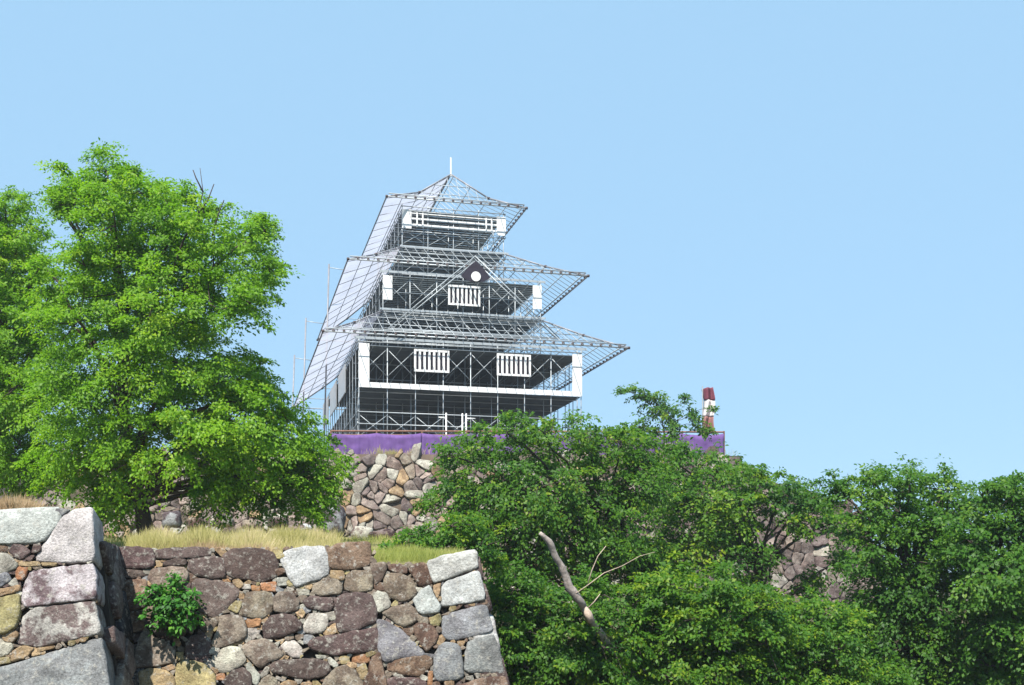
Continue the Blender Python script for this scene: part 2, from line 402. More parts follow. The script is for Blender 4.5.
MID = parse("""
C P 50,85 150,82 285,95 305,140 300,215 240,232 60,220
C P 315,110 380,90 560,82 660,85 690,115 685,145 540,160 330,165
C P 370,185 450,160 530,170 525,205 440,215 370,210
C T 315,175 360,175 360,218 318,218
C P 65,245 130,235 240,245 250,280 160,295 70,295
C K 260,290 290,232 400,222 500,225 540,260 520,330 420,360 300,350
C P 525,230 560,165 680,150 770,160 790,240 780,290 700,305 600,280
E P 165,140 220,105 330,92 440,105 510,140 530,180 525,260 500,300 400,325 330,300 230,295 180,250 170,180
C P 565,330 600,300 740,310 850,335 885,370 870,430 800,500 720,560 660,545 580,500 560,430
C B 85,325 130,308 250,310 260,420 240,500 110,510 95,420
C B 110,525 230,515 250,600 230,640 140,665 120,600
D K 220,470 240,350 270,240 350,235 400,300 500,330 545,380 545,480 450,510 350,530 230,535
D P 640,330 700,260 800,240 860,300 860,400 830,480 760,490 650,440
D P 300,150 480,60 660,120 640,250 500,300 420,280
C P 300,430 420,380 540,380 560,500 420,560 300,540
D Y 570,520 620,485 720,480 820,520 890,600 900,760 570,760
D T 255,580 330,545 440,555 540,600 560,760 250,760
D T 430,535 560,500 555,545 500,565
D Y 565,400 630,400 630,470 570,475
D T 535,275 580,265 610,330 590,360 550,340
C K 610,610 650,565 735,600 700,650 630,665
F K 20,310 70,200 90,100 180,85 260,100 310,180 310,270 250,310 130,350 60,370 20,340
F L 20,450 60,400 180,350 260,370 310,460 290,500 180,560 110,580 50,560
F O 50,590 125,585 125,640 50,640
F P 130,620 200,560 290,535 350,600 355,740 140,740
F L 300,520 340,485 400,560 440,610 400,680 360,660
E K 280,510 320,400 380,385 480,395 505,440 490,520 430,570 330,560 275,545
E Y 190,510 230,455 285,455 290,490 260,535
E O 415,330 515,318 525,385 430,385
E L 520,290 600,290 595,345 530,350
E K 500,430 540,390 630,395 680,450 670,510 600,535 510,520
E W 550,150 600,110 720,80 840,80 870,150 880,270 800,300 660,350 610,290 575,220
E L 590,350 640,350 645,385 595,385
E L 660,370 740,370 755,410 680,420
E K 770,340 830,300 940,300 970,340 965,400 830,415 775,400
E P 700,450 760,420 900,430 915,480 880,520 740,500
E T 890,245 985,245 985,300 900,300
E O 305,570 415,565 415,625 330,635
E T 265,385 305,385 305,440 270,440
E L 280,340 340,335 345,370 285,370
E T 650,530 700,500 725,530 700,575
E O 155,300 210,295 210,320 160,320
E O 350,345 410,345 410,385 355,385
F P 450,180 540,90 640,80 730,100 780,160 780,210 680,250 560,285 470,290
F L 800,170 850,80 930,65 1000,90 1010,160 960,230 880,250 810,235
F K 280,350 330,315 450,290 550,330 620,420 600,450 500,490 430,545 380,500 310,430
F L 610,350 650,300 720,305 770,350 800,410 760,450 690,445 640,400
F P 520,515 600,475 750,465 900,460 1000,490 1020,560 980,610 850,630 740,620 600,590 530,570
F L 430,590 480,530 510,540 490,590 440,620
F K 410,740 450,620 510,590 570,640 590,740
F L 570,605 650,640 620,655 565,630
F T 550,295 640,290 610,335
F L 310,260 330,190 400,180 435,215 400,275 350,300
F T 740,85 780,30 820,70 790,120
F K 730,250 790,245 800,280 760,310 725,290
F L 900,425 985,430 995,460 920,460
F T 630,420 680,440 660,465 635,455
F T 200,320 290,300 285,335 220,340
H P -85,335 -60,300 0,275 140,255 330,225 480,195 490,240 500,370 400,400 250,415 120,430 0,400 -60,375
H T 35,240 100,165 150,150 160,230 60,265
H P 130,-37 200,-87 300,-97 430,-92 470,0 480,60 475,150 300,215 190,235 150,190 140,100
G K 210,400 230,330 300,300 430,310 450,370 440,470 330,490 210,470
G B 60,120 150,75 340,60 420,60 430,150 420,260 320,285 200,300 90,280
G T 85,300 200,305 210,370 180,390 90,360
G K 430,240 570,240 570,300 520,390 470,430 440,320
G B 580,260 640,240 740,280 745,330 680,330 590,300
G K 540,380 580,330 680,325 780,370 825,440 820,500 760,550 690,570 620,540 560,480
G B 755,300 800,250 880,235 930,280 960,360 960,410 850,440 820,390
G L 450,530 490,470 560,500 610,580 590,620 500,660 450,600
H K 540,70 620,20 760,-15 820,40 860,100 800,150 720,190 640,150
H G 490,130 560,140 680,200 750,260 830,340 890,410 870,435 700,450 560,490 510,430 500,250
H B 580,500 640,475 750,450 900,430 950,450 960,510 900,560 870,610 700,595 590,560
H P 560,640 620,615 780,620 900,650 930,740 550,740
H B 370,680 410,580 440,460 510,410 530,470 550,560 580,740 370,740
H K 20,690 80,590 150,530 230,515 300,560 360,670 365,740 20,740
H O 275,430 340,415 420,430 430,490 350,500 280,490
H Y 160,460 190,430 250,435 255,500 185,505
H T 310,550 360,515 410,570 390,630 350,640
H L 60,450 90,440 155,510 130,540 80,510
H P 0,490 60,510 90,560 60,600 0,620
H O 925,565 965,560 960,690 915,690
H B 800,210 830,160 920,155 970,190 1010,260 990,320 910,395 880,360 810,260
H T 920,110 1024,80 1024,170 960,180
Ic W 235,225 370,175 640,120 665,150 665,280 560,320 420,370 290,415 250,330
Ic W 350,430 420,380 660,310 690,350 725,500 720,555 600,580 430,605 350,605
I W 110,560 180,470 255,435 300,530 345,610 330,660 200,680 150,640
I T 280,430 350,410 340,490 320,545 290,490
Jc G 355,100 450,60 650,5 740,0 760,80 800,220 680,260 480,300 400,300 360,250
Jc G 550,560 555,400 580,310 680,280 800,245 850,390 890,560 870,595 740,575 600,580
J G 290,450 330,350 400,320 480,330 520,400 545,610 480,635 320,645 290,580
J Y 250,110 340,75 360,130 330,180 260,170
Jc B 500,680 700,620 900,605 940,740 500,740
J T 490,310 570,300 530,360 500,340
J L 555,610 620,600 630,640 560,640
J T 380,650 460,635 465,690 385,690
""")
BAST = parse("""
A W -420,110 -200,100 0,105 90,100 250,90 380,85 400,140 390,190 300,290 240,325 120,330 -200,335 -420,330
Ac W 225,445 330,270 450,130 500,100 630,80 640,150 650,450 480,465 300,455
A P 60,385 100,340 150,340 220,390 150,440 110,430
A B -120,345 -40,338 55,345 50,390 -40,400 -120,390
A L -160,420 -60,400 50,400 120,470 110,500 0,550 -120,560
A G -160,580 -60,560 50,530 70,590 0,630 -120,640
A T 130,460 270,455 280,485 200,490 135,485
A O 105,530 130,490 190,490 190,520 150,585 110,580
B T -80,50 0,30 135,0 135,40 0,80 -80,90
A T 280,460 390,465 380,485 290,485
Bc M 190,-95 400,-124 640,-144 662,-60 665,100 400,125 200,150 148,140 150,40
B Y -120,110 0,90 130,65 135,200 110,290 60,320 0,335 -100,330
Bc M 150,210 240,150 350,140 560,115 650,115 670,200 690,330 500,375 250,425 110,400
B L -100,360 0,350 60,370 90,420 60,470 0,490 -100,500
B T 80,450 150,415 240,430 170,500 75,525
B T 260,430 380,415 380,430 260,460
B Y -60,515 0,500 60,490 75,530 0,545 -50,555
Bc G -330,660 -150,605 0,560 150,520 350,455 690,350 720,500 745,690 750,760 0,770 -330,770
""")
P_MID = Plane(17.0, 2.23, 0.20, .22)
P_BAS = Plane(15.6, 2.72, 0.20, .18)
P_UP = Plane(60.0, 9.2, 0.32)

def chinks(polys_px, outline_px, rmin=1.9, rmax=5.5):
    """small wedge stones that fill what the big stones leave open (greedy, largest hole first)"""
    xs = [p[0] for p in outline_px]; ys = [p[1] for p in outline_px]
    s = 2.0; x0, y0 = min(xs), min(ys); nx, ny = int((max(xs) - x0) * s), int((max(ys) - y0) * s)
    gx, gy = np.meshgrid(x0 + (np.arange(nx) + .5) / s, y0 + (np.arange(ny) + .5) / s, indexing='ij')
    def inside(poly):
        p = np.asarray(poly); r = np.zeros(gx.shape, bool); j = len(p) - 1
        for i in range(len(p)):
            if p[i, 1] != p[j, 1]:
                r ^= ((p[i, 1] > gy) != (p[j, 1] > gy)) & (gx < (p[j, 0] - p[i, 0]) * (gy - p[i, 1]) / (p[j, 1] - p[i, 1]) + p[i, 0])
            j = i
        return r
    free = inside(outline_px)
    for p in polys_px: free &= ~inside(resample(p, 40))
    dist = np.zeros(gx.shape); cur = free.copy()
    while cur.any():
        dist += cur
        n = cur.copy(); n[1:] &= cur[:-1]; n[:-1] &= cur[1:]; n[:, 1:] &= cur[:, :-1]; n[:, :-1] &= cur[:, 1:]
        n[0] = n[-1] = False; n[:, 0] = n[:, -1] = False; cur = n
    dist /= s; out = []
    while len(out) < 400:
        k = np.unravel_index(np.argmax(dist), dist.shape); r = dist[k]
        if r < rmin: break
        cx, cy = gx[k], gy[k]; rr = min(r, rmax) * RNG.uniform(.95, 1.25); st = RNG.uniform(1.0, 1.5); an = RNG.uniform(-.5, .5)
        poly = []
        for t in np.sort(RNG.uniform(0, 6.283, 7)):
            a, b = rr * st * math.cos(t), rr * math.sin(t) * .95
            poly.append((cx + a * math.cos(an) - b * math.sin(an), cy + a * math.sin(an) + b * math.cos(an)))
        if len({round(p[0], 2) for p in poly}) > 4: out.append(poly)
        d = np.hypot(gx - cx, gy - cy); dist = np.where(d < rr * 1.15, 0, np.minimum(dist, np.maximum(d - rr, 0)))
    return out

def corner_tail(o_poly, face, edge_dir, length, name, tone, parent, mat):
    pass

def build_traced_wall(name, stones, plane, outline, label, back_dir, zfoot):
    root = empty(name, tuple(plane.at(*plane.uv(np.mean([p[0] for p in outline]), max(p[1] for p in outline)))))
    root["_w"] = list(root.location); tag(root, label, "stone wall")
    uv = lambda poly: [plane.uv(x, y) for x, y in poly]
    for kind, tone, poly in stones:
        cornerstone = kind == 'c'
        big = (max(p[0] for p in poly) - min(p[0] for p in poly))
        nm = "corner_stone" if cornerstone else "wall_stone"
        stone(nm, uv(poly), plane, tone, root, M_STONE, depth=0.75 if cornerstone else 0.35, bulge=0.025 if cornerstone else 0.034, grow=1.01 if cornerstone else 1.07,
              n=44 if big > 30 else 28, back=1.0 if cornerstone else .9)
    ch = chinks([p for _, _, p in stones], outline)
    tones = RNG.choice(list("TYKKLPBLKKGT"), len(ch))
    o = stones_merged("chinking_stones", [uv(p) for p in ch], tones, plane, root, M_STONE, depth=0.2, bulge=0.03, n=12, rough=.006, grow=1.1)
    o["kind"] = "stuff"
    # earth core behind the stones
    vs = []; ol = ccw(uv(outline)); n = len(ol); c = ol.mean(0)
    for d in (-0.10, -0.7):
        for (u, v_) in ol:
            vs.append(plane.at(c[0] + (u - c[0]) * .985, v_ - 0.06, d))
    fs = [tuple(range(n)), tuple(range(2 * n - 1, n - 1, -1))] + [(i, i + n, (i + 1) % n + n, (i + 1) % n) for i in range(n)]
    mesh_obj("wall_core", vs, fs, M_CORE, root)
    return root

mid_outline = [(117, 549), (205, 548), (325, 546), (372, 545), (378, 562), (430, 563), (474, 554), (487, 600), (502, 696), (139, 696), (128, 620)]
bas_outline = [(-60, 511), (60, 507), (66, 511), (92, 510), (94, 560), (99, 640), (106, 697), (-60, 697)]
wall_mid = build_traced_wall("stone_wall", MID, P_MID, mid_outline, "lower fieldstone wall of purple-brown and grey stones topped with grass", None, 0)
wall_bas = build_traced_wall("stone_bastion", BAST, P_BAS, bas_outline, "nearest stone bastion with big pale triangular corner stone at left", None, 0)

# --- generated masonry for the other faces
def voronoi(seeds, box, gap):
    out = []
    S = np.asarray(seeds)
    for i, c in enumerate(S):
        poly = [(box[0], box[1]), (box[2], box[1]), (box[2], box[3]), (box[0], box[3])]
        d = np.linalg.norm(S - c, axis=1); near = [j for j in np.argsort(d)[1:16]]
        for j in near:
            m = (c + S[j]) / 2; nrm = (S[j] - c) / (d[j] + 1e-9); off = nrm @ m - gap / 2
            new = []
            for a, b in zip(poly, poly[1:] + poly[:1]):
                da, db = nrm @ np.array(a) - off, nrm @ np.array(b) - off
                if da <= 0: new.append(a)
                if (da < 0) != (db < 0) and abs(da - db) > 1e-9:
                    t = da / (da - db); new.append((a[0] + (b[0] - a[0]) * t, a[1] + (b[1] - a[1]) * t))
            poly = new
            if len(poly) < 3: break
        out.append(poly if len(poly) >= 3 else None)
    return out
def courses(U, V, w, h, jit=.3):
    seeds = []; r = 0; v_ = h / 2
    while v_ < V:
        u = w * (.25 + .5 * (r % 2))
        while u < U:
            seeds.append((u + RNG.normal(0, jit * w), v_ + RNG.normal(0, jit * h))); u += w * RNG.uniform(.7, 1.3)
        v_ += h; r += 1
    return seeds
def masonry(face, U, V, w, h, gap, root, mat, tones, keep=lambda u, v: True, part=lambda u, v: True, name="wall_stone", maxparts=100, n=20, bulge=.05, depth=.3, rough=.012, jit=.3, **kw):
    polys = voronoi(courses(U, V, w, h, jit), (0, 0, U, V), gap); rest = []; k = 0
    for p in polys:
        if p is None or len(p) < 4: continue
        c = np.mean(p, 0)
        a = np.asarray(p); area = 0.5 * abs(np.dot(a[:, 0], np.roll(a[:, 1], 1)) - np.dot(a[:, 1], np.roll(a[:, 0], 1)))
        if area < 0.12 * w * h or not keep(*c): continue
        if part(*c) and k < maxparts:
            stone(name, p, face, RNG.choice(tones(*c) if callable(tones) else tones), root, mat, n=n, bulge=bulge, depth=depth, rough=rough, **kw); k += 1
        else: rest.append(p)
    if rest:
        o = stones_merged("rough_masonry", rest, [RNG.choice(tones(*np.mean(q, 0)) if callable(tones) else tones) for q in rest], face, root, mat, n=max(12, n - 6), bulge=bulge, depth=depth, rough=rough, **kw)
        o["kind"] = "stuff"

wp = lambda pl, px, py: pl.at(*pl.uv(px, py))
# shaded right-hand return of the bastion, meeting the lower wall
ret_b = Patch(wp(P_BAS, 112.5, 690), wp(P_MID, 141, 696), wp(P_BAS, 98.5, 538), wp(P_MID, 118, 547))
masonry(ret_b, ret_b.U, ret_b.V, .62, .30, .025, wall_bas, M_STONE, list("PNDKND"), bulge=.025, n=22, keep=lambda u, v: u > .62, name="return_stone")  # dark tone letters put this face's shade into the stone colour
vs = [ret_b.at(u, v_, d) for d in (-.08, -.35) for (u, v_) in ((.6, -.2), (ret_b.U, -.2), (ret_b.U, ret_b.V - .12), (.6, ret_b.V - .12))]
mesh_obj("wall_core", vs, [(0, 1, 2, 3), (7, 6, 5, 4), (0, 4, 5, 1), (1, 5, 6, 2), (2, 6, 7, 3), (3, 7, 4, 0)], M_CORE, wall_bas)
# right-hand return of the lower wall, running back along the terrace
ct, cb = wp(P_MID, 477, 556), wp(P_MID, 507, 696)
ret_m = Patch(cb, cb + np.array([-1.3, 9.5, 0.1]), ct, ct + np.array([-1.45, 9.5, 0.35]))
masonry(ret_m, ret_m.U, ret_m.V, .6, .42, .03, wall_mid, M_STONE, list("GKPGKBW"), n=18, part=lambda u, v: u < 4, maxparts=0)
vs = [ret_m.at(u, v_, d) for d in (-.08, -.5) for (u, v_) in ((.3, -.2), (ret_m.U, -.2), (ret_m.U, ret_m.V - .08), (.3, ret_m.V - .08))]
mesh_obj("wall_core", vs, [(0, 1, 2, 3), (7, 6, 5, 4), (0, 4, 5, 1), (1, 5, 6, 2), (2, 6, 7, 3), (3, 7, 4, 0)], M_CORE, wall_mid)

# --- the upper wall under the hilltop
class Off:
    def __init__(s, pl, u0, v0): s.p, s.u0, s.v0 = pl, u0, v0
    def at(s, u, v, d=0.0): return s.p.at(u + s.u0, v + s.v0, d)
up = empty("upper_stone_wall", tuple(W(500, 540, 58.5))); up["_w"] = list(up.location)
tag(up, "tall upper wall of rough tan and pink boulders below the purple curtain", "stone wall")
u0, _ = P_UP.uv(40, 450); u1, _ = P_UP.uv(872, 450); v0 = -9.6
offp = Off(P_UP, u0, v0)
def up_top(u):
    x = u + u0; px = 512 + x / 60 * F
    return np.interp(px, [0, 320, 735, 770, 845, 880], [8.92, 8.92, 8.85, 7.2, 6.0, 2.5]) - 9.2 - v0
def up_part(u, v):
    px = 512 + (u + u0) / 59.5 * F; z = 9.2 + (v + v0); py = HY - (z - EYE) / 59 * F
    return (322 < px < 470 and py < 556) or (690 < px < 860 and py < 610)
masonry(offp, u1 - u0, -v0 + .05, 0.76, .44, .02, up, M_STONE_FAR, lambda u, v: list("RSRSLRLKTTSLLN") if u + u0 < 4 else list("NPSNPRNSL"), keep=lambda u, v: v < up_top(u) - .1, part=up_part, n=20, bulge=.06, depth=.6, rough=.045, tilt_=.45, rounding=1, jit=.40)
vs = []; fs = []; N = 24
for d in (-.15, -1.2):
    for i in range(N):
        u = (u1 - u0) * i / (N - 1); vs += [offp.at(u, 0, d), offp.at(u, up_top(u) - .15, d)]
for i in range(N - 1):
    a = 2 * i; b = 2 * N + 2 * i
    fs += [(a, a + 2, a + 3, a + 1), (b, b + 1, b + 3, b + 2), (a + 1, a + 3, b + 3, b + 1)]
mesh_obj("wall_core", vs, fs, plain_mat("upper_core", (.10, .075, .055), .95, 0, .4, 2), up)

# ------------------------------------------------------------------ boulders at the foot of the upper wall
def boulder(px, py, D, w, h, tone, label, seed):
    rng = np.random.default_rng(seed); v = []; f = []; nu, nv = 14, 9; c = W(px, py, D)
    for j in range(nv + 1):
        th = math.pi * j / nv
        for i in range(nu):
            ph = 2 * math.pi * i / nu
            d = np.array([math.sin(th) * math.cos(ph), math.sin(th) * math.sin(ph), math.cos(th)])
            k = 1 + .32 * mnoise.noise(Vector(d * 1.5) + Vector((seed * 3.1, 0, 0))) + .12 * mnoise.noise(Vector(d * 4) + Vector((seed, 5, 0)))
            d = np.sign(d) * np.abs(d) ** .75 * k
            v.append(c + d * np.array([w * .36, w * .3, h * .36]))
    for j in range(nv):
        for i in range(nu):
            f.append((j * nu + i, (j + 1) * nu + i, (j + 1) * nu + (i + 1) % nu, j * nu + (i + 1) % nu))
    o = mesh_obj("boulder", v, f, M_STONE_FAR, None, True); o.color = (*TONES[tone], 1); set_tone(o.data, np.ones((len(v), 4)))
    return tag(o, label, "boulder", "boulders along the foot of the upper wall")
for i, b in enumerate([
    (172, 520, 44, 1.1, .9, 'G', "grey boulder under the big tree nearest its trunk"),
    (196, 524, 45, 1.0, .7, 'K', "brownish boulder half in the shade of the big tree, beside the grey one"),
    (222, 521, 46, 1.3, .75, 'L', "pale long boulder under the low right boughs of the big tree"),
    (250, 525, 47, 1.0, .6, 'K', "low brown boulder behind the yellow grass"),
    (278, 523, 48, 1.2, .7, 'P', "dark purplish boulder behind the right end of the yellow grass"),
    (300, 529, 46, 1.3, .55, 'W', "flat whitish boulder on the grass left of the upper wall's foot"),
    (331, 523, 52, 1.9, 2.0, 'G', "large grey-purple upright boulder at the upper wall's foot"),
    (345, 546, 46, 1.1, .8, 'K', "small brown boulder just behind the lower wall's cap stones"),
    (362, 535, 50, 1.2, 1.1, 'L', "pale pointed boulder in front of the upper wall's foot"),
    (384, 538, 50, 1.7, 1.0, 'P', "rounded mauve boulder in front of the upper wall's foot"),
    (412, 533, 51, 1.4, .9, 'K', "brown boulder beside the green bushes at the upper wall's foot")]):
    boulder(*b, seed=i + 1)

# ------------------------------------------------------------------ scaffold tower
TH = math.radians(14.2)
A_ = np.array([math.cos(TH), math.sin(TH), 0]); B_ = np.array([-math.sin(TH), math.cos(TH), 0]); UPV = np.array([0, 0, 1.0])
P0 = np.array([-9.65, 72.0, 0.0])
def Q(a, b, z): return P0 + a * A_ + b * B_ + UPV * z
tower = empty("scaffold_tower", tuple(Q(7.3, 12, 9.15))); tower["_w"] = list(tower.location)
tag(tower, "castle shape of steel scaffold pipes with three roofs and white panels on the hilltop", "scaffold tower")
COUNT = {}
SPARE = {}
def pipe(name, p, q, r=.034, mat=None, clamp=None, sides=6):
    """one steel pipe as a part; past a hundred of a name they are collected into one"""
    COUNT[name] = COUNT.get(name, 0) + 1
    over = COUNT[name] > 100
    mb = SPARE.setdefault(name, MB()) if over else MB()
    mb.tube([p, q], r, sides)
    if clamp is not None:
        for c in clamp: mb.box(np.asarray(c) - .075 * (A_ + B_ + UPV), .15 * A_, .15 * B_, .15 * UPV, 1)
    if not over: return mb.build(name, [mat or M_PIPE, M_CLAMP], tower, name != 'finial')
W1, D1 = 14.67, 25.0
T = [dict(a0=0.0, b0=0.0, w=W1, d=D1, z0=14.4, z1=17.2, o=2.45, top=20.1),
     dict(a0=1.93, b0=3.0, w=10.81, d=19.0, z0=20.1, z1=22.5, o=2.57, top=25.4),
     dict(a0=3.68, b0=6.1, w=7.3, d=12.8, z0=25.4, z1=28.0, o=1.25, top=31.0)]
# decks
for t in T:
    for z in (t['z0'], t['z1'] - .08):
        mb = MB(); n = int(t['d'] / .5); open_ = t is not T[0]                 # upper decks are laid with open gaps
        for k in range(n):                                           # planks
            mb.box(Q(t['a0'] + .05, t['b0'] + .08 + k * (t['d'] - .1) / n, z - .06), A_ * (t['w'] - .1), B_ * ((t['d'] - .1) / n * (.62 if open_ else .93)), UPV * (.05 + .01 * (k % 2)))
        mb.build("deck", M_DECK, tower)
# posts: front and flanks of each storey, in bays of 1.8 m
def bays(L): 
    n = int(L // 1.8); return [1.8 * k for k in range(n + 1)] + ([L] if L - 1.8 * n > .15 else [])
GZ = 9.15
for i, t in enumerate(T):
    zb = GZ if i == 0 else T[i - 1]['z1']
    for a in bays(t['w']): pipe("post", Q(t['a0'] + a, t['b0'], zb), Q(t['a0'] + a, t['b0'], t['z1'] + .25))
    for b in bays(t['d'])[1:]:
        pipe("post", Q(t['a0'], t['b0'] + b, zb), Q(t['a0'], t['b0'] + b, t['z1'] + .2))
        pipe("post", Q(t['a0'] + t['w'], t['b0'] + b, zb), Q(t['a0'] + t['w'], t['b0'] + b, t['z1'] + .2))
for b in (1.8, 5.4, 10.8, 18.0):
    for a in bays(W1)[1:-1]: pipe("inner_post", Q(a, b, GZ), Q(a, b, 17.1))
for b in (4.8, 8.4):
    for a in bays(10.8)[1:-1]: pipe("inner_post", Q(1.93 + a, b, 17.2), Q(1.93 + a, b, 22.4))
for a in bays(7.3)[1:-1]: pipe("inner_post", Q(3.68 + a, 7.9, 22.5), Q(3.68 + a, 7.9, 27.9))
# ledgers (level pipes along front and flanks)
def ring(t, z, r=.034, name="ledger", off=.04, mat=None):
    a0, b0, w, d = t['a0'], t['b0'], t['w'], t['d']
    pipe(name, Q(a0 - off, b0 - off, z), Q(a0 + w + off, b0 - off, z), r, mat)
    pipe(name, Q(a0 - off, b0 - off, z + .06), Q(a0 - off, b0 + d, z + .06), r, mat)
    pipe(name, Q(a0 + w + off, b0 - off, z + .06), Q(a0 + w + off, b0 + d, z + .06), r, mat)
for z in (10.9, 11.35, 12.1, 12.85, 17.28, 17.05): ring(T[0], z)
for z in (18.0, 18.9, 19.7, 20.0, 21.3, 22.35, 22.62): ring(T[1], z)
for z in (23.4, 24.2, 24.9, 25.35, 26.4, 27.8, 28.1): ring(T[2], z)
# cross braces on the fronts and the left flank
def xbr(p0, p1, z0, z1):
    pipe("brace", p0 + UPV * z0, p1 + UPV * z1, .024); pipe("brace", p0 + UPV * z1, p1 + UPV * z0, .024)
for i, (t, z0, z1) in enumerate([(T[0], 15.15, 16.9), (T[1], 20.5, 22.2), (T[1], 18.1, 19.6), (T[2], 23.5, 24.9), (T[2], 25.5, 26.6), (T[0], 11.3, 12.7)]):
    bb = bays(t['w'])
    for k, (a, a2) in enumerate(zip(bb[:-1], bb[1:])):
        if a2 - a < 1: continue
        if z0 == 15.15 and k in (2, 5): continue                    # behind the lattice windows
        xbr(Q(t['a0'] + a, t['b0'] + .08, 0), Q(t['a0'] + a2, t['b0'] + .08, 0), z0, z1)
for k in range(0, 12, 2): xbr(Q(-.02, 1.8 * k, 0), Q(-.02, 1.8 * k + 1.8, 0), 11.2, 14.0)
# the deck joists seen from below
for b in np.arange(.9, 25, 2.4): pipe("joist", Q(0, b, 14.28), Q(W1, b, 14.28), .03)
for t in T[1:]:
    for b in np.arange(.6, t['d'], 2.0): pipe("joist", Q(t['a0'], t['b0'] + b, t['z0'] - .12), Q(t['a0'] + t['w'], t['b0'] + b, t['z0'] - .12), .026)
for t in T:
    for a in np.arange(.9, t['w'], 1.8): pipe("joist", Q(t['a0'] + a, t['b0'], t['z1'] - .2), Q(t['a0'] + a, t['b0'] + t['d'], t['z1'] - .2), .028)
for b in (3.6, 9.0):                                                # braced rows deeper inside
    bb = bays(W1)
    for a, a2 in zip(bb[:-2], bb[1:-1]):
        p0, p1 = Q(a, b, 0), Q(a2, b, 0); pipe("inner_brace", p0 + UPV * 14.5, p1 + UPV * 16.9, .024); pipe("inner_brace", p0 + UPV * 12.4, p1 + UPV * 9.6, .024)
    for z in (10.4, 12.2, 15.6, 16.6): pipe("inner_ledger", Q(0, b, z), Q(W1, b, z), .026)
# white panels
def panel(name, a, b, z, da, db, dz, mat=M_WHITE):
    mb = MB(); mb.box(Q(a, b, z), A_ * da, B_ * db, UPV * dz); return mb.build(name, mat, tower)
def panels(t, wl, zc0, zc1, foot):
    a0, b0, w, d = t['a0'], t['b0'], t['w'], t['d']
    panel("white_panel", a0 - .02, b0 - .16, zc0, wl, .06, zc1 - zc0)
    panel("white_panel", a0 + w - wl + .02, b0 - .16, zc0, wl, .06, zc1 - zc0)
    if foot: panel("white_beam", a0 + wl, b0 - .15, zc0, w - 2 * wl, .06, foot)
panels(T[0], .66, 14.38, 17.15, .33)
panels(T[1], .62, 20.75, 22.35, 0)
panels(T[2], .64, 26.55, 27.85, 0)
for (b, e) in ((6.6, 11.3), (13.1, 18.0), (19.8, 24.5)): panel("side_panel", -.2, b, 15.15, .06, e - b, 1.95)
# pale boards along the eaves of the fronts
panel("eave_board", -.3, -.30, 17.40, W1 + .6, .04, .16, M_PIPE)
panel("eave_board", 1.7, 2.74, 22.52, 11.3, .04, .14, M_PIPE)
panel("eave_board", 1.7, 2.70, 20.04, 11.3, .04, .13, M_PIPE)
panel("eave_board", 3.5, 5.9, 25.24, 7.7, .04, .12, M_PIPE)
# balustrade of the top storey
mb = MB()
t = T[2]; a0, b0 = t['a0'] + .62, t['b0'] - .13
for z, h in ((26.75, .16), (27.22, .10), (27.6, .07)): mb.box(Q(a0, b0, z), A_ * (t['w'] - 1.24), B_ * .05, UPV * h)
for a in (.35, .75, t['w'] - 2.05, t['w'] - 1.65): mb.box(Q(a0 + a, b0 - .03, 26.7), A_ * .09, B_ * .11, UPV * 1.0)
mb.build("balustrade", M_WHITE, tower)
# lattice windows
def lattice(a, b, z, w, h, n=7):
    fr = MB(); e = .13
    fr.box(Q(a, b, z), A_ * w, B_ * .08, UPV * e); fr.box(Q(a, b, z + h - e), A_ * w, B_ * .08, UPV * e)
    fr.box(Q(a, b, z + e), A_ * e, B_ * .08, UPV * (h - 2 * e)); fr.box(Q(a + w - e, b, z + e), A_ * e, B_ * .08, UPV * (h - 2 * e))
    fo = fr.build("lattice_window", M_WHITE, tower)
    s = (w - 2 * e) / (n + (n - 1) * .95); u = a + e + s
    for k in range(n - 1):
        q = MB(); q.box(Q(u, b + .01, z + e), A_ * s * .95, B_ * .05, UPV * (h - 2 * e)); q.build("bar", M_WHITE, fo); u += s * 1.95
    bk = MB(); bk.box(Q(a + .1, b + .12, z + .1), A_ * (w - .2), B_ * .03, UPV * (h - .2)); bk.build("backing", M_BLACK, fo)
lattice(3.47, -.30, 15.50, 2.27, 1.42); lattice(8.88, -.30, 15.50, 2.27, 1.42)
lattice(6.25, 2.66, 20.62, 2.18, 1.34)
# railing frames and steps by the gate
for a in (5.5, 6.55, 6.8):
    pipe("gate_post", Q(a, -.5, GZ), Q(a, -.5, 12.9), .05, M_WHITE)
pipe("gate_rail", Q(5.0, -.5, 12.6), Q(5.5, -.5, 12.6), .04, M_WHITE); pipe("gate_rail", Q(6.8, -.5, 12.6), Q(7.4, -.5, 12.6), .04, M_WHITE)

